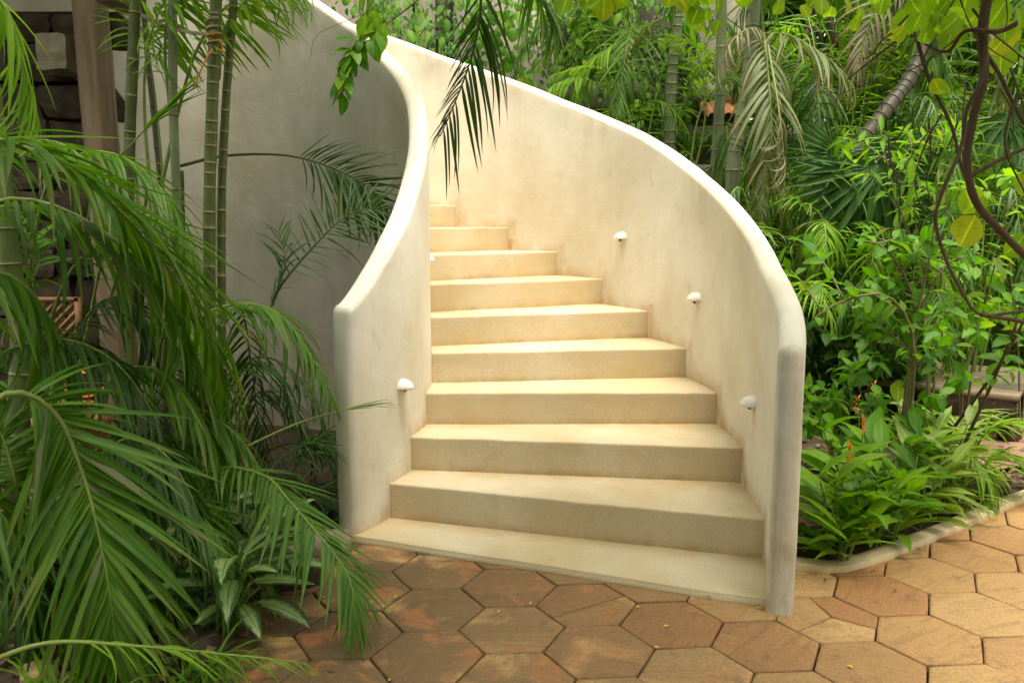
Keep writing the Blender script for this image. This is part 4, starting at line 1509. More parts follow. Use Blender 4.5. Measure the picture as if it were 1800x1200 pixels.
# ---- variegated aglaonema at the bed edge
for q, (px, py, Y, n, lab) in enumerate(((455, 1030, 3.15, 26, 'silver streaked broad leaved plant among the edging stones'),
                                         (418, 1120, 2.85, 22, 'silver streaked plant with drooping pale leaves over the paving edge'),
                                         (385, 960, 3.35, 22, 'silver streaked plant half hidden under the big arching frond'))):
    g = P(px, py, Y)
    t = thing('variegated_plant', lab, 'plant', (g.x, Y, 0.02), 'silver streaked plants at the bed edge')
    rnd = random.Random(40 + q)
    for k in range(n):
        az = k * 2.4 + rnd.uniform(-0.3, 0.3)
        h = 0.05 + 0.22 * (1 - k / n) + rnd.uniform(0, 0.05)
        top = Vector((g.x, Y, h)) + Vector((math.cos(az), math.sin(az), 0)) * rnd.uniform(0.03, 0.10)
        mb = MB()
        mb.tube(spline([(g.x, Y, 0.0), (g.x + (top.x - g.x) * 0.3, Y + (top.y - Y) * 0.3, h * 0.7), top], 6), [0.005] * 7, 5)
        s_ = part('stalk', mb.mesh('stalk'), M_RACHIS, t)
        d = Vector((math.cos(az), math.sin(az), 0.35 + 0.7 * (1 - k / n) - 0.4))
        part('leaf', shared(T_VARIEG, rnd.randrange(4), M_VARIEG, 'leaf'), None, t, frame(top, d, (0, -0.2, 1), rnd.uniform(0.16, 0.27)))

# ---- grassy understory between the palms
for q, (px, Y, n, L, mat, lab) in enumerate(((90, 2.75, 40, 0.42, M_ARECA, 'tuft of long arching green blades under the large palm'),
                                             (250, 2.9, 44, 0.38, M_ARECA, 'tuft of fine blades below the great drooping frond'),
                                             (330, 3.75, 40, 0.42, M_ARECA_D, 'dark tuft of blades at the foot of the canes'),
                                             (470, 3.9, 36, 0.36, M_ARECA_D, 'dark tuft of blades against the concave plaster wall'),
                                             (150, 3.6, 50, 0.55, M_ARECA, 'tall tuft of blades beside the terracotta pot'),
                                             (60, 2.35, 40, 0.30, M_ARECA_L, 'bright tuft of short blades beside the round yellow stone'),
                                             (320, 2.5, 40, 0.26, M_ARECA, 'low tuft of blades at the edge of the paving'),
                                             (540, 3.7, 26, 0.24, M_ARECA_D, 'small dark tuft beside the inner newel'))):
    g = P(px, 700, Y)
    t = thing('grass_tuft', lab, 'plant', (g.x, Y, 0.0), 'blade tufts in the left bed')
    rnd = random.Random(60 + q)
    items = []
    for k in range(n):
        az = rnd.uniform(0, 6.283)
        d = Vector((math.cos(az), math.sin(az), rnd.uniform(0.7, 2.2)))
        items.append((rnd.randrange(4), frame((g.x + rnd.gauss(0, 0.05), Y + rnd.gauss(0, 0.05), 0.02), d, (-math.cos(az), -math.sin(az), 0.6), L * rnd.uniform(0.6, 1.3))))
    part('blades', scatter('blades', T_GRASS, items, None, (mat,)), None, t, kind='stuff')

# ---- dense leafy fill at the far left
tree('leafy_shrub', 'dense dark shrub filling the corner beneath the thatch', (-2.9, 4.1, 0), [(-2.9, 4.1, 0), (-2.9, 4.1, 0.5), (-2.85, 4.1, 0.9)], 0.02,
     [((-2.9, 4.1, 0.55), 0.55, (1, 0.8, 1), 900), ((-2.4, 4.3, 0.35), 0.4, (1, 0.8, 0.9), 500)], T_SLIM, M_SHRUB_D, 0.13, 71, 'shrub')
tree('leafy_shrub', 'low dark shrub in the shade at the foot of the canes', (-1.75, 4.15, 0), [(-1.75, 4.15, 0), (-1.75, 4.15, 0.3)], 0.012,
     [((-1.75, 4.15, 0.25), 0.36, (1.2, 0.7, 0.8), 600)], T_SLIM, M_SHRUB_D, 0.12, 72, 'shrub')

# ---- terracotta pot with orange blooms, lattice behind
pg = P(125, 700, 4.0)
pot = thing('flower_pot', 'terracotta pot of orange blooms behind the palm leaves', 'flower pot', (pg.x, 4.0, 0))
prof = [(0.10, 0.25), (0.13, 0.32), (0.165, 0.46), (0.175, 0.49), (0.175, 0.52), (0.155, 0.52), (0.14, 0.47), (0.0, 0.47)]
V, F = [], []
for r_, z in prof:
    for q in range(20):
        V.append((pg.x + r_ * math.cos(q * math.pi / 10), 4.0 + r_ * math.sin(q * math.pi / 10), z))
for k in range(len(prof) - 1):
    for q in range(20):
        F.append((k * 20 + q, k * 20 + (q + 1) % 20, (k + 1) * 20 + (q + 1) % 20, (k + 1) * 20 + q))
part('pot', mesh_from('pot', np.array(V), F), M_TERRA, pot)
mb = MB()
mb.box((pg.x, 4.0, 0.12), (0.3, 0.3, 0.26))
part('plinth', mb.mesh('plinth', False), M_STONE, pot)
rnd = random.Random(9)
for k in range(14):
    az, h = rnd.uniform(0, 6.28), rnd.uniform(0.55, 0.72)
    c = Vector((pg.x + math.cos(az) * rnd.uniform(0.02, 0.15), 4.0 + math.sin(az) * rnd.uniform(0.02, 0.15), h))
    items = [(0, frame(c, (math.cos(q * 1.05), math.sin(q * 1.05), 0.5), (0, 0, 1), 0.05)) for q in range(6)]
    part('bloom', scatter('bloom', T_SMALL, items, None, (M_ORANGE,)), None, pot)
lt = thing('lattice_screen', 'tan wooden lattice screen glimpsed between the left palm leaves', 'screen', (P(95, 560, 4.6).x, 4.6, 0))
cl = P(100, 565, 4.6)
mb = MB()
for dx, dz, sx, sz in ((-0.12, 0, 0.022, 0.26), (0.12, 0, 0.022, 0.26), (0, 0.12, 0.26, 0.022), (0, -0.12, 0.26, 0.022)):
    mb.box((cl.x + dx, 4.6, 0.9 + dz), (sx, 0.035, sz))
part('frame', mb.mesh('frame', False), M_LATTICE, lt)
for sg_ in (-1, 1):
    for k in range(-7, 8):
        off = k * 0.052                      # line x*sg + z = off clipped to the frame
        ends = []
        for z_ in (-0.115, 0.115):
            x_ = (off - z_) * sg_
            if abs(x_) <= 0.115:
                ends.append((x_, z_))
        for x_ in (-0.115, 0.115):
            z_ = off - x_ * sg_
            if abs(z_) < 0.115:
                ends.append((x_, z_))
        if len(ends) < 2:
            continue
        (xa, za), (xb, zb) = ends[0], ends[-1]
        ln = math.hypot(xb - xa, zb - za)
        if ln < 0.04:
            continue
        mb = MB()
        mb.box((cl.x + (xa + xb) / 2, 4.6 + 0.006 * sg_, 0.9 + (za + zb) / 2), (ln, 0.010, 0.014), Matrix.Rotation(-math.atan2(zb - za, xb - xa), 3, 'Y'))
        part('slat', mb.mesh('slat', False), M_LATTICE, lt)

# ---- edging stones
for q, (px, py, sz, mat, lab) in enumerate(((568, 962, (0.22, 0.16, 0.12), M_STONE, 'pale flat edging stone beside the inner newel'),
                                            (470, 985, (0.24, 0.17, 0.15), M_STONE, 'cream angular edging stone under the brown tipped frond'),
                                            (425, 1010, (0.17, 0.14, 0.15), M_STONE, 'squared edging stone behind the silver streaked plant'),
                                            (385, 1085, (0.16, 0.14, 0.11), M_STONE, 'small pale edging stone in front of the streaked leaves'),
                                            (520, 1010, (0.20, 0.14, 0.09), M_STONE_D, 'low brown edging stone at the paving border'),
                                            (330, 1150, (0.18, 0.15, 0.12), M_STONE_D, 'brown edging stone half sunk in the soil'),
                                            (70, 1192, (0.105, 0.10, 0.085), M_STONE_Y, 'round pitted yellow stone on the soil'))):
    g = G(px, py, 0.03)
    tag(part('stone', rough_block(sz, 90 + q, 3, 0.10 if q < 6 else 0.03), mat, None, Matrix.Translation((g.x, g.y, 0.03)) @ Matrix.Rotation(q * 0.9, 4, 'Z')), lab, 'stone')

# ---- twig with serrated leaves hanging over the inner parapet
tw = thing('hanging_vine', 'leafy twig dangling over the rim of the inner parapet', 'vine', tuple(P(700, -40, 3.9)))
rnd = random.Random(12)
paths = [S((760, -20, 3.9), (690, 35, 3.9), (640, 62, 3.88), (615, 95, 3.86), (607, 130, 3.86), (602, 168, 3.86)),
         S((650, 55, 3.88), (625, 90, 3.87), (612, 120, 3.86)), S((690, 35, 3.9), (660, 60, 3.88), (652, 75, 3.88)), S((660, -20, 3.9), (645, 20, 3.9), (560, 60, 3.88), (545, 105, 3.88))]
for q, pts in enumerate(paths):
    mb, path = stem_mesh(pts, 0.004 if q < 3 else 0.0018, 0.0016 if q < 3 else 0.001, 5)
    part('stem', mb.mesh('stem'), M_TWIG, tw)
    if q < 3:
        for b, M in leafy_stem(rnd, path, T_OVATE, (26, 9, 8)[q], 0.105, 0.42 if q == 0 else 0.2, 60, 0.35):
            part('leaf', shared(T_OVATE, b, M_SHRUB, 'leaf'), None, tw, M)
for q in range(7):
    p = P(640 + rnd.uniform(-10, 45), 20 + rnd.uniform(-10, 30), 3.88)
    part('leaf', shared(T_OVATE, q % 4, M_SHRUB_L, 'leaf'), None, tw, frame(p, (rnd.uniform(-0.5, 0.5), -0.2, -1), (0, -1, 0.3), 0.11))


# ------------------------------------------------------------------ background building and its vines
bld = thing('garden_building', 'pale masonry building with stepped ledges behind the foliage', 'building', (-0.5, 10.2, 0))
BY = 10.0
mb = MB()
mb.box((-1.0, BY + 0.6, 2.9), (7.6, 0.5, 6.2))
part('wall', mb.mesh('wall', False), M_BWALL, bld)
for x0, x1, zc, h, dpt in ((0.35, 3.1, 2.83, 0.26, 0.55), (0.6, 3.3, 2.42, 0.16, 0.42), (0.3, 3.2, 1.96, 0.22, 0.5)):
    mb = MB()
    mb.box(((x0 + x1) / 2, BY - dpt / 2 + 0.36, zc), (x1 - x0, dpt, h))
    part('ledge', mb.mesh('ledge', False), M_BWALL, bld)
for px in (705, 745, 815):
    c = P(px, 100, BY)
    mb = MB()
    mb.box((c.x, BY + 0.27, 3.0), (0.22, 0.24, 6.0))
    part('pilaster', mb.mesh('pilaster', False), M_BWALL, bld)
for px, z0, z1, w in ((725, 3.0, 4.2, 0.2), (775, 2.6, 4.4, 0.24), (1040, 3.1, 4.0, 0.7), (1180, 3.1, 4.0, 0.7)):
    c = P(px, 100, BY)
    mb = MB()
    mb.box((c.x, BY + 0.345, (z0 + z1) / 2), (w, 0.02, z1 - z0))
    part('window_opening', mb.mesh('window_opening', False), M_DARK, bld)
# little roof of clay tiles
rf = thing('tiled_canopy', 'small terracotta tiled canopy jutting over a doorway behind the palms', 'roof', tuple(P(1262, 235, 9.0)))
for k in range(6):
    a = P(1238 + 13 * k, 186, 9.15)
    mb = MB()
    V, F = [], []
    for u in range(2):
        for q in range(7):
            th = math.pi * q / 6
            o = Vector((0.05 * math.cos(th), -0.42 * u, 0.05 * math.sin(th) - 0.17 * u))
            V.append(a + o)
    for q in range(6):
        F.append((q, q + 1, q + 8, q + 7))
    mb.add(V, F)
    part('roof_tile', mb.mesh('roof_tile'), M_TERRA, rf)
mb = MB()
mb.tube([P(1275, 178, 9.15), P(1320, 185, 9.15)], 0.06, 10)
part('ridge_tile', mb.mesh('ridge_tile'), M_TERRA, rf)
mb = MB()
mb.box(P(1270, 203, 9.05), (0.5, 0.3, 0.05))
part('board', mb.mesh('board', False), M_WOOD_D, rf)

VINES = [(640, -30, 150, 24), (690, -40, 90, 22), (780, -30, 180, 40), (830, -40, 200, 40), (870, -20, 190, 44), (915, -20, 190, 40), (965, -30, 170, 40), (1010, -20, 170, 34), (1060, -40, 130, 34), (1100, -20, 170, 30), (1150, -10, 220, 30), (742, 10, 150, 14), (1200, 0, 240, 30)]
for q, (px, y0, y1, n) in enumerate(VINES):
    rnd = random.Random(200 + q)
    Y = BY - 0.15 - rnd.uniform(0, 0.5)
    top = P(px, y0, Y)
    word = ('broad heart leaves', 'small pale leaves', 'dense glossy leaves', 'a few yellowing leaves')[q % 4]
    side = ['at the bend of the parapet', 'beside the first pilaster', 'beside the dark hanging frond', 'behind the dark hanging frond', 'right of the hanging frond tips', 'hanging above the outer rim', 'hanging above the middle of the outer rim',
            'over the upper ledge end', 'covering the upper ledge', 'trailing past the ledge', 'trailing by the ringed trunk', 'dangling in front of the bare masonry', 'trailing by the tiled canopy'][q]
    t = thing('climbing_vine', f'climbing vine with {word} {side}', 'vine', tuple(top), 'vines climbing on the pale building')
    pts = [top] + [P(px + rnd.uniform(-14, 14), y0 + (y1 - y0) * k / 4, Y) for k in range(1, 5)]
    mb, path = stem_mesh(pts, 0.008, 0.003, 5)
    part('stem', mb.mesh('stem'), M_TWIG, t)
    for k in range(n):
        p = path[rnd.randrange(len(path))] + Vector((rnd.gauss(0, 0.13), rnd.uniform(-0.2, 0.05), rnd.gauss(0, 0.08)))
        d = Vector((rnd.uniform(-0.8, 0.8), -0.5, -0.8))
        part('leaf', shared(T_OVATE if q % 4 else T_ROUND, rnd.randrange(4), M_IVY if q % 2 else M_SHRUB, 'leaf'), None, t, frame(p, d, (rnd.uniform(-0.5, 0.5), -1, 0.4), rnd.uniform(0.09, 0.17)))
    # finer leaves behind
    items = []
    for k in range(170):
        p = path[rnd.randrange(len(path))] + Vector((rnd.gauss(0, 0.17), rnd.uniform(0.0, 0.35), rnd.gauss(0, 0.1)))
        items.append((rnd.randrange(3), frame(p, (rnd.uniform(-1, 1), -0.5, -0.7), (rnd.uniform(-0.5, 0.5), -1, 0.5), rnd.uniform(0.05, 0.11))))
    part('foliage', scatter('foliage', T_SMALL, items, None, (M_SHRUB_D if q % 2 == 0 else M_SHRUB,)), None, t, kind='stuff')

# ------------------------------------------------------------------ trees closing the view
BT = [  # px, Y, foot height of crown, label
    (980, 12.5, 'leafy tree rising behind the pale building'),
    (1240, 12.0, 'dense tree standing behind the tiled canopy'),
    (1420, 11.0, 'dense tree behind the fading palm frond'),
    (1600, 10.5, 'broad tree behind the leaning ringed trunk'),
    (1760, 9.6, 'broad tree behind the sea grape branches'),
    (1930, 8.6, 'tree at the far end of the red path'),
    (760, 12.8, 'tree rising above the pilasters of the pale building'),
]
for q, (px, Y, lab) in enumerate(BT):
    b = P(px, 388, Y)
    rnd = random.Random(300 + q)
    cr = []
    for k in range(7):
        cr.append(((b.x + rnd.uniform(-0.9, 0.9), Y + rnd.uniform(-0.5, 0.9), 0.6 + 0.75 * k + rnd.uniform(-0.2, 0.2)), rnd.uniform(0.65, 1.0), (1, 0.8, 0.8), 620))
    tree('garden_tree', lab, (b.x, Y, 0), [(b.x, Y, -0.05), (b.x + 0.1, Y, 1.5), (b.x - 0.1, Y + 0.1, 3.2), (b.x, Y, 5.0)], 0.07, cr, T_SMALL if q % 2 else T_SLIM,
         (M_SHRUB_D, M_SHRUB, M_SHRUB_D, M_IVY, M_SHRUB_D, M_SHRUB, M_IVY)[q], 0.17, 310 + q, group='trees closing the back of the garden')

# a second, lighter row closes the gaps to the sky, and unseen trees are added behind the viewer to block light
ROW2 = [(1100, 14.0, 'pale leaved tall tree far behind the tiled canopy'), (1330, 13.2, 'pale leaved tall tree far behind the fading frond'), (1500, 12.6, 'pale leaved tall tree far behind the leaning trunk'), (1680, 12.0, 'pale leaved tall tree far behind the deck'), (1860, 11.2, 'pale leaved tall tree far behind the red path')]
for q, (px, Y, lab) in enumerate(ROW2):
    b = P(px, 388, Y)
    rnd = random.Random(360 + q)
    cr = [((b.x + rnd.uniform(-1.1, 1.1), Y + rnd.uniform(-0.4, 0.8), 1.6 + 0.62 * k), rnd.uniform(0.9, 1.2), (1, 0.8, 0.8), 480) for k in range(8)]
    tree('tall_tree', lab, (b.x, Y, 0), [(b.x, Y, -0.05), (b.x + 0.1, Y, 2.5), (b.x - 0.1, Y + 0.1, 4.5), (b.x, Y, 6.5)], 0.09, cr, T_SMALL, (M_IVY, M_SHRUB, M_IVY, M_SHRUB, M_IVY)[q], 0.24, 370 + q, group='tall trees far behind')
for q, (x, y, lab) in enumerate(((-4.5, -3.6, 'added unseen tree blocking light behind the large palm'), (-1.6, -4.4, 'added unseen tree blocking light opposite the stairs'), (1.6, -4.6, 'added unseen tree blocking light beside the tall palm'), (4.6, -3.4, 'added unseen tree blocking light beyond the sea grape'), (7.0, 0.5, 'added unseen tree blocking light beyond the sea grape trunk'), (-6.2, 0.2, 'added unseen tree blocking light beyond the thatched pavilion'))):
    rnd = random.Random(380 + q)
    cr = [((x + rnd.uniform(-1.0, 1.0), y + rnd.uniform(-0.5, 0.5), 0.8 + 0.72 * k), rnd.uniform(1.2, 1.6), (1.1, 0.8, 0.8), 420) for k in range(7)]
    tree('garden_tree', lab, (x, y, 0), [(x, y, -0.05), (x, y, 2.0), (x, y, 5.0)], 0.14, cr, T_SMALL, M_SHRUB_D, 0.34, 390 + q, group='added unseen trees that block light')

BUSH = [(1290, 8.6, 0.7, 'dark bush at the foot of the ringed trunks'), (1450, 8.0, 0.75, 'dark bush under the fan palm'), (1560, 7.2, 0.7, 'dark bush behind the slender stemmed shrub'), (1680, 7.6, 0.8, 'bush beyond the timber deck'),
        (1800, 8.0, 0.9, 'bush beside the far end of the red path'), (1480, 5.9, 0.5, 'low bush between the outer parapet and the deck'), (1430, 6.6, 0.7, 'rounded bush close behind the outer parapet'), (1900, 6.4, 0.8, 'bush at the bend of the red path')]
for q, (px, Y, R, lab) in enumerate(BUSH):
    b = P(px, 388, Y)
    rnd = random.Random(340 + q)
    cr = [((b.x + rnd.uniform(-0.3, 0.3), Y + rnd.uniform(-0.2, 0.3), R * (0.6 + 0.55 * k)), R * rnd.uniform(0.6, 0.85), (1.1, 0.8, 0.8), 620) for k in range(3)]
    tree('leafy_bush', lab, (b.x, Y, 0), [(b.x, Y, -0.03), (b.x, Y, R * 0.7), (b.x, Y, R * 1.4)], 0.03, cr, T_SLIM if q % 2 else T_SMALL, M_SHRUB_D if q % 3 else M_SHRUB, 0.12, 350 + q, 'bush', group='bushes behind the right bed')

# ------------------------------------------------------------------ palms on the right and behind
PALMS = 'palms behind the outer parapet'


def back_palm(label, foot_, pts, r0, r1, mat, nodes, fronds, seed):
    t = thing('garden_palm', label, 'palm', foot_, PALMS)
    cane(t, [Vector(foot_)] + pts, r0, r1, mat, nodes)
    for q, kw in enumerate(fronds):
        frond(t, kw.pop('pts'), sep=kw.pop('sep', False), seed=seed * 20 + q, **kw)
    return t


def ft(px, Y):
    return (P(px, 700, Y).x, Y, 0.0)


def rnd_fronds(top, n, seed, L=0.5, length=1.5, mat=None):
    rnd = random.Random(seed)
    return [dict(pts=arch(top, 2 * math.pi * k / n + rnd.uniform(-0.3, 0.3), length * rnd.uniform(0.8, 1.15), rnd.uniform(0.3, 0.7), rnd.uniform(0.4, 1.0)), n=30, L=L, start=0.15, mat=mat, gravity=0.45) for k in range(n)]


back_palm('tall grey ringed palm rising through the vines', ft(1178, 8.6), S((1176, 300, 8.6), (1180, 150, 8.6), (1190, 40, 8.6), (1196, -120, 8.6)), 0.062, 0.05, M_CANE_P, 26,
          rnd_fronds(P(1196, -120, 8.6), 7, 61, 0.6, 1.9)
          + [dict(pts=S((1190, 20, 8.5), (1110, 60, 8.4), (1040, 110, 8.3), (1010, 190, 8.2)), n=28, L=0.5, mat=M_ARECA_L, gravity=0.5),
             dict(pts=S((1190, 20, 8.4), (1250, 20, 8.2), (1300, 70, 8.1), (1320, 140, 8.0)), n=28, L=0.5, mat=M_ARECA, gravity=0.5)], 3)
back_palm('young palm with lime green fronds over the outer rim', ft(1080, 8.2), S((1080, 260, 8.2), (1078, 215, 8.2)), 0.075, 0.05, M_CANE, 8,
          [dict(pts=S((1078, 215, 8.2), (1050, 150, 8.1), (1000, 140, 8.0), (955, 165, 7.9), (930, 200, 7.9)), n=30, L=0.36, mat=M_ARECA_L, gravity=0.5),
           dict(pts=S((1078, 215, 8.2), (1060, 130, 8.2), (1020, 120, 8.2), (975, 130, 8.2)), n=26, L=0.3, mat=M_ARECA_L, gravity=0.3),
           dict(pts=S((1078, 215, 8.2), (1095, 150, 8.2), (1110, 100, 8.2), (1130, 60, 8.2)), n=22, L=0.45, mat=M_HALFDRY, gravity=0.1, a0=50),
           dict(pts=S((1080, 220, 8.2), (1140, 180, 8.1), (1180, 190, 8.0), (1220, 250, 8.0)), n=22, L=0.36, mat=M_ARECA, gravity=0.4)], 4)
back_palm('smooth pale green crownshaft palm over the outer rim', ft(1258, 7.4), S((1258, 330, 7.4), (1262, 240, 7.4), (1266, 150, 7.4), (1268, 40, 7.4), (1270, -100, 7.4)), 0.052, 0.04, M_CANE_P, 7,
          rnd_fronds(P(1270, -100, 7.4), 6, 62, 0.5, 1.6)
          + [dict(pts=S((1215, 330, 7.2), (1240, 200, 7.2), (1225, 90, 7.2), (1180, 60, 7.2)), n=22, L=0.36, mat=M_ARECA_L, gravity=0.4, start=0.4),
             dict(pts=S((1212, 300, 7.2), (1230, 200, 7.2), (1275, 140, 7.2), (1330, 130, 7.1)), n=22, L=0.34, mat=M_ARECA, gravity=0.4, start=0.4)], 5)
back_palm('stout ringed palm close behind the outer parapet', ft(1280, 6.9), S((1288, 320, 6.9), (1298, 240, 6.9), (1312, 160, 6.9), (1322, 60, 6.9), (1330, -80, 6.9)), 0.06, 0.05, M_CANE_P, 18,
          rnd_fronds(P(1330, -80, 6.9), 6, 63, 0.5, 1.5), 6)
DRYP = back_palm('palm with a big fading frond hanging half brown', ft(1338, 6.6), S((1336, 330, 6.6), (1338, 220, 6.6), (1340, 110, 6.6), (1342, 60, 6.6)), 0.05, 0.045, M_CANE, 14,
                 [dict(pts=S((1342, 60, 6.5), (1345, 78, 6.3), (1352, 150, 6.1), (1356, 240, 6.0), (1345, 310, 6.0), (1340, 400, 6.0)), n=30, L=0.50, start=0.1, mat=M_HALFDRY, tm=T_LEAFLET, gravity=0.35, a0=62, vee=18, bends=(2, 5), nref=(0, -0.9, 0.4), sep=True, r=0.010),
                  dict(pts=S((1342, 60, 6.5), (1385, 62, 6.3), (1430, 85, 6.2), (1470, 115, 6.15), (1500, 150, 6.1)), n=26, L=0.44, start=0.1, mat=M_HALFDRY, gravity=0.5, bends=(2, 5)),
                  dict(pts=S((1342, 60, 6.5), (1320, 50, 6.4), (1285, 75, 6.3), (1262, 130, 6.3)), n=14, L=0.34, start=0.1, mat=M_DRY, tm=T_CURL, gravity=0.5),
                  dict(pts=S((1350, 80, 6.2), (1370, 200, 5.95), (1378, 300, 5.95), (1376, 390, 5.95)), n=16, L=0.28, start=0.2, mat=M_DRY, tm=T_CURL, gravity=0.6, a0=40),
                  dict(pts=S((1342, 60, 6.6), (1340, -20, 6.6), (1370, -90, 6.6), (1430, -110, 6.5)), n=24, L=0.5, mat=M_ARECA, gravity=0.4)], 7)
back_palm('leaning dark ringed palm trunk slanting behind the shrubs', ft(1395, 6.4), S((1430, 395, 6.4), (1500, 270, 6.5), (1560, 190, 6.6), (1600, 135, 6.7), (1640, 40, 6.8), (1670, -80, 6.9)), 0.062, 0.05, M_CANE_B, 30,
          rnd_fronds(P(1670, -80, 6.9), 7, 64, 0.5, 1.6)
          + [dict(pts=S((1640, 40, 6.7), (1590, -20, 6.5), (1540, 20, 6.4), (1515, 80, 6.35), (1505, 130, 6.3)), n=26, L=0.38, start=0.15, mat=M_DRY, gravity=0.3, bends=(3, 5), nref=(0, -0.9, 0.3)),
             dict(pts=S((1640, 60, 6.7), (1700, 20, 6.6), (1750, 90, 6.5), (1770, 200, 6.5)), n=26, L=0.42, start=0.15, mat=M_HALFDRY, gravity=0.4)], 8)
back_palm('low palm throwing thin yellow green fronds beside the parapet', ft(1420, 5.9), S((1432, 480, 5.9), (1436, 440, 5.9)), 0.03, 0.02, M_CANE, 6,
          [dict(pts=S((1440, 470, 5.9), (1442, 410, 5.8), (1448, 392, 5.7), (1452, 420, 5.6), (1452, 450, 5.55)), n=22, L=0.30, start=0.3, mat=M_ARECA_L, gravity=0.35, bends=(3, 5), nref=(0, -0.8, 0.6)),
           dict(pts=S((1436, 560, 5.6), (1420, 500, 5.4), (1440, 505, 5.2), (1462, 560, 5.1)), n=20, L=0.30, start=0.1, mat=M_ARECA_L, gravity=0.4),
           dict(pts=S((1440, 450, 5.9), (1480, 400, 5.9), (1530, 390, 5.85), (1570, 420, 5.8)), n=22, L=0.3, start=0.2, mat=M_ARECA, gravity=0.4),
           dict(pts=S((1436, 440, 5.9), (1420, 380, 5.9), (1400, 350, 5.9), (1375, 350, 5.9)), n=22, L=0.3, start=0.2, mat=M_ARECA, gravity=0.4)], 9)
for q, (px, Y, sc, lab) in enumerate(((1400, 7.2, 1.0, 'feather leaved palm clump filling the gap behind the outer newel'), (1530, 6.6, 0.9, 'feather leaved palm clump under the fan leaves'),
                                      (1250, 8.0, 1.0, 'feather leaved palm clump between the ringed trunks'), (1640, 7.4, 1.1, 'feather leaved palm clump beyond the light leaved shrub'), (1780, 6.8, 1.0, 'feather leaved palm clump behind the red path'), (1350, 6.0, 0.7, 'small feather leaved palm by the outer rim'),
                                      (1450, 9.0, 1.7, 'tall feather leaved palm clump far behind the fading frond'), (1600, 8.6, 1.7, 'tall feather leaved palm clump behind the leaning trunk'), (1760, 8.2, 1.6, 'tall feather leaved palm clump behind the sea grape'), (1120, 9.3, 1.6, 'tall feather leaved palm clump in front of the ledges'), (1560, 5.8, 0.8, 'feather leaved palm clump in the middle of the right bed'), (1690, 6.0, 0.9, 'feather leaved palm clump beside the timber deck'))):
    b = P(px, 700, Y)
    t = thing('palm_clump', lab, 'palm', (b.x, Y, 0), 'feather palm clumps behind the parapet')
    rnd = random.Random(400 + q)
    for k in range(13):
        az = 2 * math.pi * k / 13 + rnd.uniform(-0.3, 0.3)
        h0 = rnd.uniform(0.2, 1.0) * sc
        pts = arch((b.x + rnd.uniform(-0.1, 0.1), Y, h0), az, rnd.uniform(0.5, 1.0) * sc, rnd.uniform(0.8, 1.7) * sc, rnd.uniform(0.3, 0.9))
        frond(t, pts, 26, 0.36 * sc, 0.25, sep=False, mat=(M_ARECA, M_ARECA_D, M_ARECA_L)[k % 3], seed=420 + q * 10 + k, gravity=0.45)

# fan palm
fp = thing('fan_palm', 'dark fan palm with split fingered leaves behind the shrub', 'palm', tuple(P(1520, 640, 6.2)))
fp.location.z = 0.0
cane(fp, [Vector((fp.location.x, 6.3, 0)), Vector((fp.location.x, 6.3, 0.5)), Vector((fp.location.x + 0.02, 6.3, 1.0))], 0.06, 0.05, M_CANE_B, 12)
rnd = random.Random(13)
for q, (px, py, dx, dz, Lf) in enumerate(((1540, 290, -0.15, -1, 0.62), (1505, 310, -0.5, -0.9, 0.55), (1580, 300, 0.45, -0.9, 0.55), (1560, 250, 0.2, -0.6, 0.5), (1480, 270, -0.7, -0.5, 0.45), (1770, 200, 0.3, -0.8, 0.5))):
    hub = P(px, py, 5.9 + 0.05 * q)
    mb = MB()
    mb.tube(spline([Vector((fp.location.x, 6.3, 0.95)), (Vector((fp.location.x, 6.3, 1.5)) + hub) / 2 + Vector((0, 0, 0.15)), hub], 10), [0.010] * 11, 6)
    ax = Vector((dx, -0.25, dz)).normalized()
    sd = ax.cross(Vector((0, -1, 0.2))).normalized()
    items = []
    for k in range(17):
        a = math.radians(-88 + 176 * k / 16)
        d = ax * math.cos(a) + sd * math.sin(a)
        items.append((rnd.randrange(0, 3), frame(hub, d, (0, -1, 0.25), Lf * (0.75 + 0.25 * math.cos(a)) * rnd.uniform(0.93, 1.05))))
    part('fan_leaf', scatter('fan_leaf', [blade(7, w_strap, 0.115, b, 0.7, 0) for b in (0.1, 0.3, 0.55)], items, mb, (M_FAN, M_RACHIS_D)), None, fp)


# ------------------------------------------------------------------ right bed
def up_stem(px, Y, tops, z0=0.0):
    b = P(px, 700, Y)
    b.z = z0
    return [[b] + S(*t) for t in tops]


shrub('leafy_shrub', 'tall shrub with glossy oval leaves on slender stems beside the outer parapet', 'shrub', tuple(G(1585, 905)),
      up_stem(1585, 4.3, [[(1582, 800, 4.3), (1600, 680, 4.3), (1612, 560, 4.3), (1640, 420, 4.3), (1650, 300, 4.3)], [(1578, 820, 4.35), (1592, 690, 4.35), (1608, 540, 4.4), (1560, 440, 4.4), (1500, 420, 4.4)],
                          [(1595, 760, 4.25), (1606, 600, 4.2), (1560, 520, 4.15), (1480, 530, 4.1), (1430, 560, 4.05)], [(1595, 720, 4.3), (1615, 560, 4.3), (1660, 470, 4.3), (1700, 450, 4.3)]]),
      T_OVATE, M_SHRUB, 0.105, 66, None, 0.012, True, 4, 0.36, 501)
shrub('leafy_shrub', 'low glossy shrub crowding the foot of the outer newel', 'shrub', tuple(G(1470, 850)),
      up_stem(1470, 4.7, [[(1460, 760, 4.6), (1440, 660, 4.5)], [(1490, 740, 4.6), (1500, 650, 4.6)], [(1475, 780, 4.5), (1450, 720, 4.35)], [(1520, 760, 4.6), (1540, 700, 4.5)]]),
      T_OVATE, M_SHRUB, 0.11, 40, None, 0.007, True, 3, 0.25, 502)
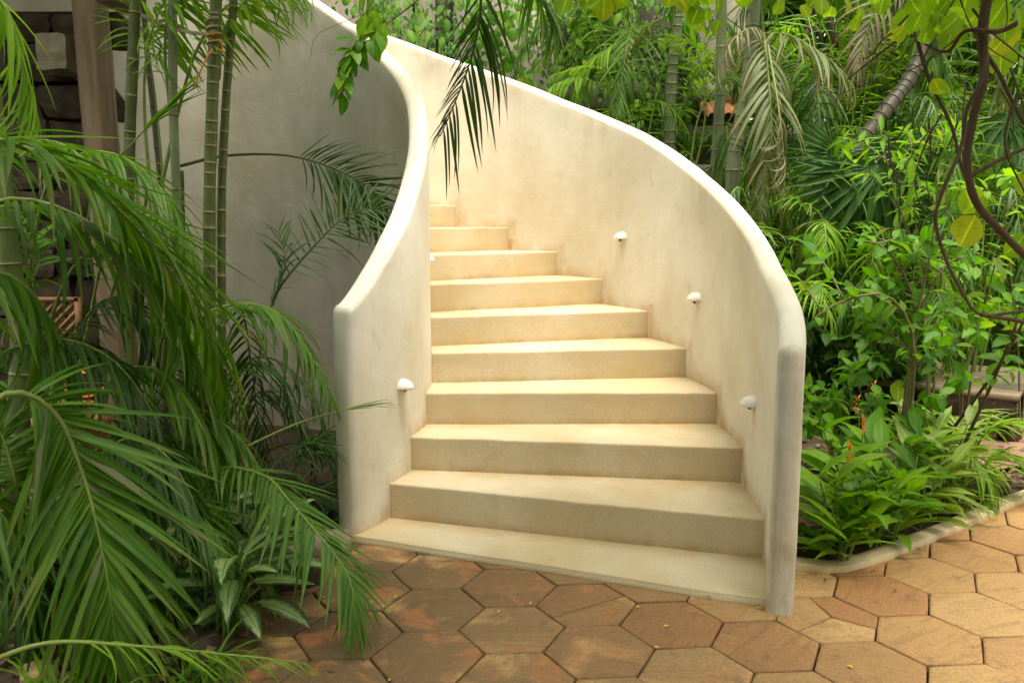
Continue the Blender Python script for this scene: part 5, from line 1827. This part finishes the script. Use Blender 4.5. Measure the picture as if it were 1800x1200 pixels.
shrub('leafy_shrub', 'shrub with pale green pointed leaves under the leaning trunk', 'shrub', tuple(G(1640, 800)),
      up_stem(1640, 5.4, [[(1630, 600, 5.4), (1610, 400, 5.4), (1600, 230, 5.4)], [(1650, 560, 5.4), (1660, 380, 5.4), (1680, 200, 5.4)], [(1620, 500, 5.4), (1570, 330, 5.4), (1540, 200, 5.3)]]),
      T_LANCE, M_IVY, 0.15, 64, None, 0.009, True, 4, 0.42, 503)
shrub('leafy_shrub', 'shrub with drooping mixed leaves over the timber deck', 'shrub', tuple(G(1690, 800)),
      up_stem(1700, 5.0, [[(1690, 620, 5.0), (1680, 520, 4.9)], [(1710, 640, 5.0), (1740, 500, 4.9), (1760, 430, 4.8)], [(1680, 640, 5.0), (1640, 560, 4.8)]]),
      T_OVATE, M_SHRUB, 0.12, 48, None, 0.008, True, 4, 0.34, 504, sag=0.5)
shrub('leafy_shrub', 'dark background shrub between parapet and deck', 'shrub', tuple(G(1540, 780)),
      up_stem(1540, 5.7, [[(1520, 640, 5.7), (1500, 500, 5.7)], [(1560, 640, 5.7), (1580, 480, 5.7)], [(1500, 660, 5.6), (1440, 560, 5.5)], [(1480, 640, 5.6), (1430, 460, 5.6)]]),
      T_OVATE, M_SHRUB_D, 0.13, 60, None, 0.008, True, 4, 0.4, 505)
shrub('leafy_shrub', 'shrub with small yellow green leaves at the edge of the red path', 'shrub', tuple(G(1790, 800)),
      up_stem(1800, 5.3, [[(1790, 620, 5.3), (1770, 420, 5.3), (1760, 300, 5.3)], [(1810, 600, 5.3), (1830, 420, 5.3)]]),
      T_OVATE, M_SHRUB_L, 0.12, 60, None, 0.008, True, 4, 0.4, 506)

# thin leaning bare stems
for q, (a, lab) in enumerate((([(1652, 890, 4.2), (1700, 770, 4.1), (1750, 660, 4.0), (1790, 560, 3.9)], 'thin bare stem leaning over the deck'), ([(1640, 800, 4.5), (1700, 720, 4.3), (1770, 620, 4.1), (1830, 500, 4.0)], 'second thin stem leaning beside the bare one'))):
    t = thing('sapling', lab, 'sapling', tuple(P(*a[0])), 'leaning saplings')
    mb, path = stem_mesh(S(*a), 0.010, 0.005, 6)
    part('stem', mb.mesh('stem'), M_BARK, t)
    rnd = random.Random(q + 50)
    for b, M in leafy_stem(rnd, path, T_OVATE, 9, 0.11, 0.6, 60, 0.4):
        part('leaf', shared(T_OVATE, b, M_SHRUB, 'leaf'), None, t, M)

# ginger and heliconia in the front of the bed
GING = [(1478, 984, 0.20, 8, M_GINGER, 'small ginger shoot leaning on the kerb beside the newel'), (1560, 950, 0.22, 8, M_GINGER, 'small ginger shoot spilling over the middle of the kerb'), (1610, 930, 0.26, 8, M_STRIPE, 'small striped shoot spilling over the kerb'), (1470, 945, 0.34, 8, M_GINGER, 'broad ginger clump wedged between newel and kerb'), (1650, 900, 0.3, 8, M_STRIPE, 'striped clump along the far kerb'), (1458, 972, 0.40, 9, M_GINGER, 'ginger clump with broad leaves touching the outer newel'), (1475, 968, 0.34, 8, M_GINGER, 'ginger clump with orange spike near the kerb bend'), (1530, 958, 0.34, 8, M_GINGER, 'ginger clump lying low along the kerb'),
        (1590, 930, 0.34, 8, M_SHRUB, 'darker ginger clump between kerb and slender stems'), (1500, 915, 0.42, 9, M_GINGER, 'upright ginger clump behind the kerb bend'), (1560, 895, 0.42, 9, M_SHRUB, 'ginger clump at the foot of the tall shrub'),
        (1478, 900, 0.42, 9, M_SHRUB, 'ginger clump in the shade of the low glossy shrub'), (1630, 905, 0.40, 9, M_STRIPE, 'pale striped leaf clump leaning over the kerb'), (1660, 870, 0.42, 9, M_STRIPE, 'pale striped leaf clump below the bare stems'), (1612, 855, 0.45, 9, M_STRIPE, 'tall pale striped clump beside the slender stems')]
for q, (px, py, H, n, mat, lab) in enumerate(GING):
    g = G(px, py, 0.02)
    t = thing('ginger_plant', lab, 'plant', tuple(g), 'ginger clumps in the right bed')
    rnd = random.Random(600 + q)
    for k in range(4):
        az = rnd.uniform(0, 6.28)
        top = g + Vector((math.cos(az) * 0.12, math.sin(az) * 0.12, H * rnd.uniform(0.6, 1)))
        mb, path = stem_mesh([g + Vector((math.cos(az) * 0.02, math.sin(az) * 0.02, -0.02)), g.lerp(top, 0.5) + Vector((0, 0, 0.03)), top], 0.006, 0.003, 5, 8)
        part('stalk', mb.mesh('stalk'), M_RACHIS, t)
        for j in range(n - 3):
            u = 0.2 + 0.8 * j / (n - 4)
            p = path[min(8, int(u * 8))]
            sd = 1 if j % 2 else -1
            a2 = az + 1.57 * sd + rnd.uniform(-0.6, 0.6)
            d = Vector((math.cos(a2), math.sin(a2), 0.55 + 0.5 * u))
            part('leaf', shared(T_GINGER, rnd.randrange(4), mat, 'leaf'), None, t, frame(p, d, (-d.x * 0.5, -d.y * 0.5, 1), rnd.uniform(0.17, 0.30)))
    if q in (5, 9):
        top = g + Vector((rnd.uniform(-0.03, 0.05), -0.04, H + 0.08))
        items = []
        for k in range(7):
            sgn = 1 if k % 2 else -1
            items.append((0, frame(top - Vector((0, 0, 0.012 * k)), (0.3 * sgn, rnd.uniform(-0.2, 0.1), 1.3), (0, -1, 0), 0.036)))
        mb = MB()
        mb.tube([g, top], [0.004, 0.003], 5)
        part('flower_spike', scatter('flower_spike', T_SLIM, items, mb, (M_ORANGE, M_RACHIS)), None, t)
for q, (px, py, z, lab) in enumerate(((1507, 715, 0.40, 'thin stalk with red orange bracts before the deck'), (1535, 690, 0.45, 'second red orange bract stalk before the deck'))):
    g = P(px, py, 4.9)
    t = thing('flower_stalk', lab, 'flower', (g.x, 4.9, 0), 'red bract flowers')
    mb = MB()
    mb.tube(spline([(g.x, 4.9, 0), (g.x + 0.02, 4.9, g.z * 0.6), g], 6), [0.004] * 7, 5)
    items = [(k % 3, frame(g + Vector((0, 0, 0.014 * k - 0.05)), (0.5 * (1 if k % 2 else -1), -0.2, 0.9), (0, -1, 0), 0.035)) for k in range(8)]
    part('stalk', mb.mesh('stalk'), M_RACHIS, t)
    part('flower', scatter('flower', T_SLIM, items, None, (M_ORANGE,)), None, t)

# strappy grass and palm tuft by the far path
b = G(1700, 880, 0.0)
t = thing('areca_palm', 'small bushy palm arching over the kerb and red path', 'palm', tuple(b))
for q, pts in enumerate((S((1690, 890, 4.4), (1710, 800, 4.4), (1745, 750, 4.35), (1790, 745, 4.3), (1830, 790, 4.25)), S((1690, 890, 4.4), (1720, 830, 4.3), (1770, 800, 4.25), (1820, 840, 4.2)), S((1690, 890, 4.4), (1690, 830, 4.3), (1700, 800, 4.2), (1740, 840, 4.1), (1752, 900, 4.05)),
                         S((1690, 890, 4.4), (1670, 800, 4.5), (1690, 740, 4.6), (1730, 720, 4.6)), S((1690, 890, 4.4), (1650, 830, 4.3), (1630, 830, 4.2), (1620, 880, 4.15)))):
    frond(t, pts, 26, 0.30, 0.15, 62, 20, 14, True if q < 3 else False, M_ARECA_L if q != 3 else M_STRIPE, None, 0.006, None, 0.30, 650 + q, bends=(1, 4))
for q, (px, py, n, L, mat, lab) in enumerate(((1660, 895, 46, 0.34, M_STRIPE, 'tuft of pale strappy blades along the kerb'), (1600, 790, 50, 0.42, M_ARECA_L, 'tuft of fine lime blades before the deck'), (1480, 760, 40, 0.34, M_ARECA_D, 'dark tuft of blades behind the outer newel'),
                                              (1550, 740, 40, 0.4, M_SHRUB, 'green tuft of blades beside the deck'), (1720, 770, 40, 0.4, M_STRIPE, 'yellowish tuft of blades against the deck'))):
    g = G(px, py)
    t = thing('grass_tuft', lab, 'plant', tuple(g), 'blade tufts in the right bed')
    rnd = random.Random(660 + q)
    items = []
    for k in range(n):
        az = rnd.uniform(0, 6.283)
        d = Vector((math.cos(az), math.sin(az), rnd.uniform(0.7, 2.2)))
        items.append((rnd.randrange(4), frame((g.x + rnd.gauss(0, 0.06), g.y + rnd.gauss(0, 0.06), 0.02), d, (-math.cos(az), -math.sin(az), 0.6), L * rnd.uniform(0.6, 1.3))))
    part('blades', scatter('blades', T_GRASS, items, None, (mat,)), None, t, kind='stuff')

# timber deck with planks
d0 = G(1505, 672, 0.36)
dk = thing('timber_deck', 'low pale timber deck with plank top half hidden by plants', 'deck', (3.1, 6.3, 0))
a = P(1505, 665, 5.75)
zt = a.z
ux = (P(1790, 715, 5.15) - a)
ux.z = 0
Ld = ux.length
ux.normalize()
uy = Vector((-ux.y, ux.x, 0))
for k in range(9):
    w = 0.125
    c = a + ux * Ld * 0.5 + uy * (w * (k + 0.5))
    mb = MB()
    R_ = Matrix((ux, uy, UPV)).transposed()
    mb.box((0, 0, 0), (Ld + random.uniform(-0.03, 0.03), w - 0.008, 0.035))
    part('plank', mb.mesh('plank', False), M_PLANK, dk, Matrix.Translation((c.x, c.y, zt - 0.0175)) @ R_.to_4x4())
for k in (0.02, 0.98):
    mb = MB()
    c = a + ux * Ld * 0.5 + uy * (0.04 if k < 0.5 else 1.08)
    mb.box((c.x, c.y, zt - 0.10), (Ld - 0.02, 0.05, 0.125), R_)
    part('fascia', mb.mesh('fascia', False), M_WOOD_D, dk)
for sx in (0.06, 0.5, 0.94):
    for sy in (0.12, 1.0):
        c = a + ux * Ld * sx + uy * sy
        mb = MB()
        mb.box((c.x, c.y, (zt - 0.16) / 2), (0.09, 0.09, zt - 0.16))
        part('leg', mb.mesh('leg', False), M_WOOD_D, dk)

# ------------------------------------------------------------------ sea grape tree: dark branches and round leaves in the upper right
sg = thing('sea_grape_tree', 'sea grape tree with crooked dark branches and round translucent leaves', 'tree', (3.6, 2.2, 0))
mb, _ = stem_mesh([(3.6, 2.2, -0.05), (3.5, 2.4, 0.8), (3.2, 2.7, 1.7), (2.6, 3.0, 2.5), (1.9, 3.1, 3.0)], 0.10, 0.05, 10)
part('trunk', mb.mesh('trunk'), M_BARK, sg)
BR = [([(1745, -60, 3.1), (1732, 60, 3.1), (1722, 150, 3.1), (1702, 240, 3.1), (1706, 310, 3.1), (1735, 380, 3.1), (1830, 480, 3.1)], 0.019, 0.013),
      ([(1738, 20, 3.12), (1728, 130, 3.05), (1700, 190, 3.05), (1690, 260, 3.05), (1648, 360, 3.05), (1652, 420, 3.05), (1690, 510, 3.05), (1722, 553, 3.05), (1800, 545, 3.05), (1850, 550, 3.05)], 0.008, 0.005),
      ([(1602, -40, 3.3), (1606, 40, 3.3), (1630, 130, 3.3), (1668, 215, 3.3), (1690, 290, 3.25), (1720, 370, 3.2)], 0.009, 0.005),
      ([(1820, 20, 3.0), (1760, 55, 3.05), (1700, 55, 3.1), (1660, 90, 3.2), (1600, 60, 3.3)], 0.010, 0.004),
      ([(1725, 80, 3.1), (1760, 140, 3.1), (1800, 220, 3.1)], 0.009, 0.006),
      ([(1700, 312, 3.1), (1760, 280, 3.1), (1830, 250, 3.1)], 0.009, 0.006),
      ([(1722, 553, 3.05), (1770, 560, 3.05), (1840, 570, 3.05)], 0.009, 0.006),
      ([(1600, 55, 3.3), (1540, 100, 3.35), (1490, 140, 3.4)], 0.005, 0.003),
      ([(1700, -40, 3.2), (1660, 30, 3.2), (1620, 110, 3.25)], 0.005, 0.003),
      ([(1790, 160, 3.0), (1765, 250, 3.0), (1800, 340, 3.0)], 0.006, 0.003)]
_r = random.Random(33)
for k in range(18):            # a tangle of thin twigs
    x0, y0 = _r.uniform(1560, 1800), _r.uniform(-40, 260)
    pts_ = [(x0, y0, 3.15 + _r.uniform(-0.1, 0.3))]
    dx_, dy_ = _r.uniform(-40, 25), _r.uniform(35, 70)
    for j in range(4):
        dx_ += _r.uniform(-22, 22)
        dy_ += _r.uniform(-22, 14)
        pts_.append((pts_[-1][0] + dx_, pts_[-1][1] + dy_, pts_[-1][2] + _r.uniform(-0.04, 0.04)))
    BR.append((pts_, _r.uniform(0.0025, 0.005), 0.0015))
for pts, r0, r1 in BR:
    q = S(*pts)
    path = spline(q, 26)
    m2 = MB()
    m2.tube([p + noise.noise_vector(p * 6) * r0 * 0.9 for p in path], [(r0 + (r1 - r0) * k / 26) * (1 + 0.14 * noise.noise(path[k] * 25)) for k in range(27)], 8)
    part('branch', m2.mesh('branch'), M_BARK, sg)
rnd = random.Random(14)
LEAF_SPOTS = [(1695, 352, 40), (1715, 400, 44), (1660, 350, 30), (1745, 470, 34), (1730, 360, 30), (1760, 100, 40), (1785, 60, 44), (1770, 20, 40), (1640, 150, 22), (1790, 320, 30), (1800, 430, 34)]
for k in range(24):
    LEAF_SPOTS.append((rnd.uniform(1190, 1560), rnd.uniform(-30, 46), rnd.uniform(14, 30)))
for k in range(16):
    LEAF_SPOTS.append((rnd.uniform(1000, 1200), rnd.uniform(-25, 10), rnd.uniform(22, 32)))
for k in range(22):
    LEAF_SPOTS.append((rnd.uniform(1590, 1800), rnd.uniform(-25, 60), rnd.uniform(22, 36)))
for px, py, s in LEAF_SPOTS:
    Y = 3.1 + rnd.uniform(-0.2, 0.5)
    d = Vector((rnd.uniform(-0.9, 0.9), rnd.uniform(-0.6, 0.4), -1))
    part('leaf', shared(T_ROUND, rnd.randrange(4), M_GRAPE, 'leaf'), None, sg, frame(P(px, py - s * 0.5, Y), d, (rnd.uniform(-1.3, 1.3), -1, 0.3), s * 1.4 / 1500 * Y))
# unseen crown over the paving, clumps added and placed to shade it
items = []
for c, R, n in (((2.2, 2.8, 3.7), 0.9, 500), ((1.2, 1.2, 3.7), 1.1, 1000), ((0.4, 0.3, 3.8), 1.2, 1100), ((2.4, 0.0, 3.7), 1.2, 600), ((0.6, 2.6, 3.5), 1.0, 600), ((-0.6, 1.6, 3.6), 1.1, 450), ((-0.3, 2.5, 3.5), 0.8, 200)):
    items += clump_items(rnd, c, R, n, 0.17, T_ROUND, (1.1, 1.1, 0.5), lump=14)
items = [(k, M) for k, M in items if M.translation.y < 0.2 or (M.translation.z - CAM_H) / M.translation.y > 0.30]
part('crown', scatter('crown', T_ROUND, items, None, (M_GRAPE,)), None, sg, kind='stuff')

# ------------------------------------------------------------------ palm whose dark frond hangs into the picture
hp = thing('coconut_palm', 'tall palm whose dark frond hangs in front of the stairs', 'palm', (1.2, -2.2, 0))
cane(hp, [Vector((1.2, -2.2, -0.05)), Vector((1.1, -1.6, 1.6)), Vector((0.8, -0.6, 3.2)), Vector((0.5, 0.8, 4.5))], 0.11, 0.08, M_CANE_B, 40)
top = Vector((0.5, 0.8, 4.5))
frond(hp, [top, Vector((0.4, 1.7, 4.7)), Vector((0.15, 2.6, 4.0)), Vector((-0.08, 3.05, 3.1))] + S((846, -30, 3.2), (842, 40, 3.22), (826, 110, 3.22), (800, 180, 3.22), (774, 240, 3.22)), 44, 0.42, 0.30, 62, 30, 4, True, M_ARECA_D, M_RACHIS_D, 0.008, T_THIN, 0.35, 700, bends=(0, 3), nref=(0.25, -0.95, 0.1), lscale=(0.9, 1.0, 0.55), jit=0.04, side_len=(1.0, 0.45), side_n=(0.62, 1.0), side_grav=(2.6, 1.2), dead=0.0)  # deep leaf colour carries the backlit darkness of this frond
frond(hp, [top, Vector((0.6, 1.8, 4.7)), Vector((0.5, 2.7, 4.0)), Vector((0.3, 3.2, 3.3))] + S((940, -60, 3.6), (965, 10, 3.6), (985, 70, 3.6)), 30, 0.34, 0.45, 40, 14, 6, False, M_ARECA, M_RACHIS, 0.008, T_FINE, 0.4, 701)
for k in range(8):
    az = 0.6 + 2 * math.pi * k / 8
    if 0.9 < az % 6.283 < 2.2:
        continue
    frond(hp, arch(top, az, 2.4, 0.6, 1.3), 40, 0.7, 0.12, sep=False, mat=M_ARECA, seed=710 + k, gravity=0.5, r=0.018)

# ------------------------------------------------------------------ small things lying about
PET = [(875, 1077, 0), (1176, 1099, 0), (692, 1052, 0), (1160, 1138, 0), (1223, 1138, 0), (684, 1197, 0), (1117, 1065, 0), (934, 1058, 0), (1500, 1174, 0), (1340, 1068, 0), (965, 983, 1), (1300, 891, 2), (1181, 769, 3), (1277, 893, 2), (820, 682, 4), (957, 541, 6), (1534, 971, 9)]
for q, (px, py, n) in enumerate(PET):
    z = 0.003 if n == 0 else (0.058 if n == 9 else Z0 + RISE * (n - 1) + 0.004)
    g = G(px, py, z)
    rnd = random.Random(800 + q)
    o = part('fallen_petal', mesh_from('fallen_petal', *T_SMALL[q % 3]), M_YELLOW, None, frame(g + Vector((0, 0, 0.002)), (rnd.uniform(-1, 1), rnd.uniform(-1, 1), 0.15), (0, 0, 1), rnd.uniform(0.018, 0.028)))
    if n == 0:
        tag(o, 'tiny yellow petal fallen on the hexagonal pavers', 'petal', 'yellow petals on the pavers')
    elif n == 9:
        tag(o, 'tiny yellow petal lying on the cement kerb', 'petal')
    else:
        tag(o, 'tiny yellow petal fallen on a stair tread', 'petal', 'yellow petals on the treads')
DEAD = [(1410, 1012), (1450, 1022), (1530, 1003), (1620, 968), (1700, 940), (1385, 1085), (1250, 1050), (660, 968), (640, 1000), (720, 985), (590, 1180), (560, 1120), (1330, 1062), (1575, 1040)]
for q, (px, py) in enumerate(DEAD):
    rnd = random.Random(850 + q)
    g = G(px, py, 0.006)
    o = part('dead_leaf', mesh_from('dead_leaf', *T_SLIM[q % 3]), M_LITTER, None, frame(g, (rnd.uniform(-1, 1), rnd.uniform(-1, 1), 0.2), (rnd.uniform(-0.3, 0.3), rnd.uniform(-0.3, 0.3), 1), rnd.uniform(0.025, 0.05)))
    if px > 1390:
        tag(o, 'small brown dead leaf lying on the pavers along the kerb', 'leaf', 'dead leaves along the kerb')
    elif px > 1200:
        tag(o, 'small brown dead leaf lying on the pavers at the foot of the outer newel', 'leaf', 'dead leaves at the outer newel')
    else:
        tag(o, 'small brown dead leaf lying on the pavers beside the left bed', 'leaf', 'dead leaves beside the left bed')
# dead leaves on the soil
rnd = random.Random(15)
items = []
for k in range(900):
    if k % 3:
        x = rnd.uniform(1.2, 3.2)
        y = kerb_y(x) + 0.14 + rnd.random() ** 2 * 1.5
    else:
        y = rnd.uniform(2.0, 4.0)
        x = bed_x(y) - 0.05 - rnd.random() ** 2 * 1.2
    items.append((rnd.randrange(3), frame((x, y, 0.035 + rnd.uniform(0, 0.035)), (rnd.uniform(-1, 1), rnd.uniform(-1, 1), rnd.uniform(-0.2, 0.4)), (rnd.uniform(-0.5, 0.5), rnd.uniform(-0.5, 0.5), 1), rnd.uniform(0.03, 0.08))))
ll = part('leaf_litter', scatter('leaf_litter', T_SMALL, items, None, (M_LITTER,)), None, None)
ll['kind'] = 'stuff'
tag(ll, 'brown dead leaves scattered on the soil of the beds', 'leaf litter')
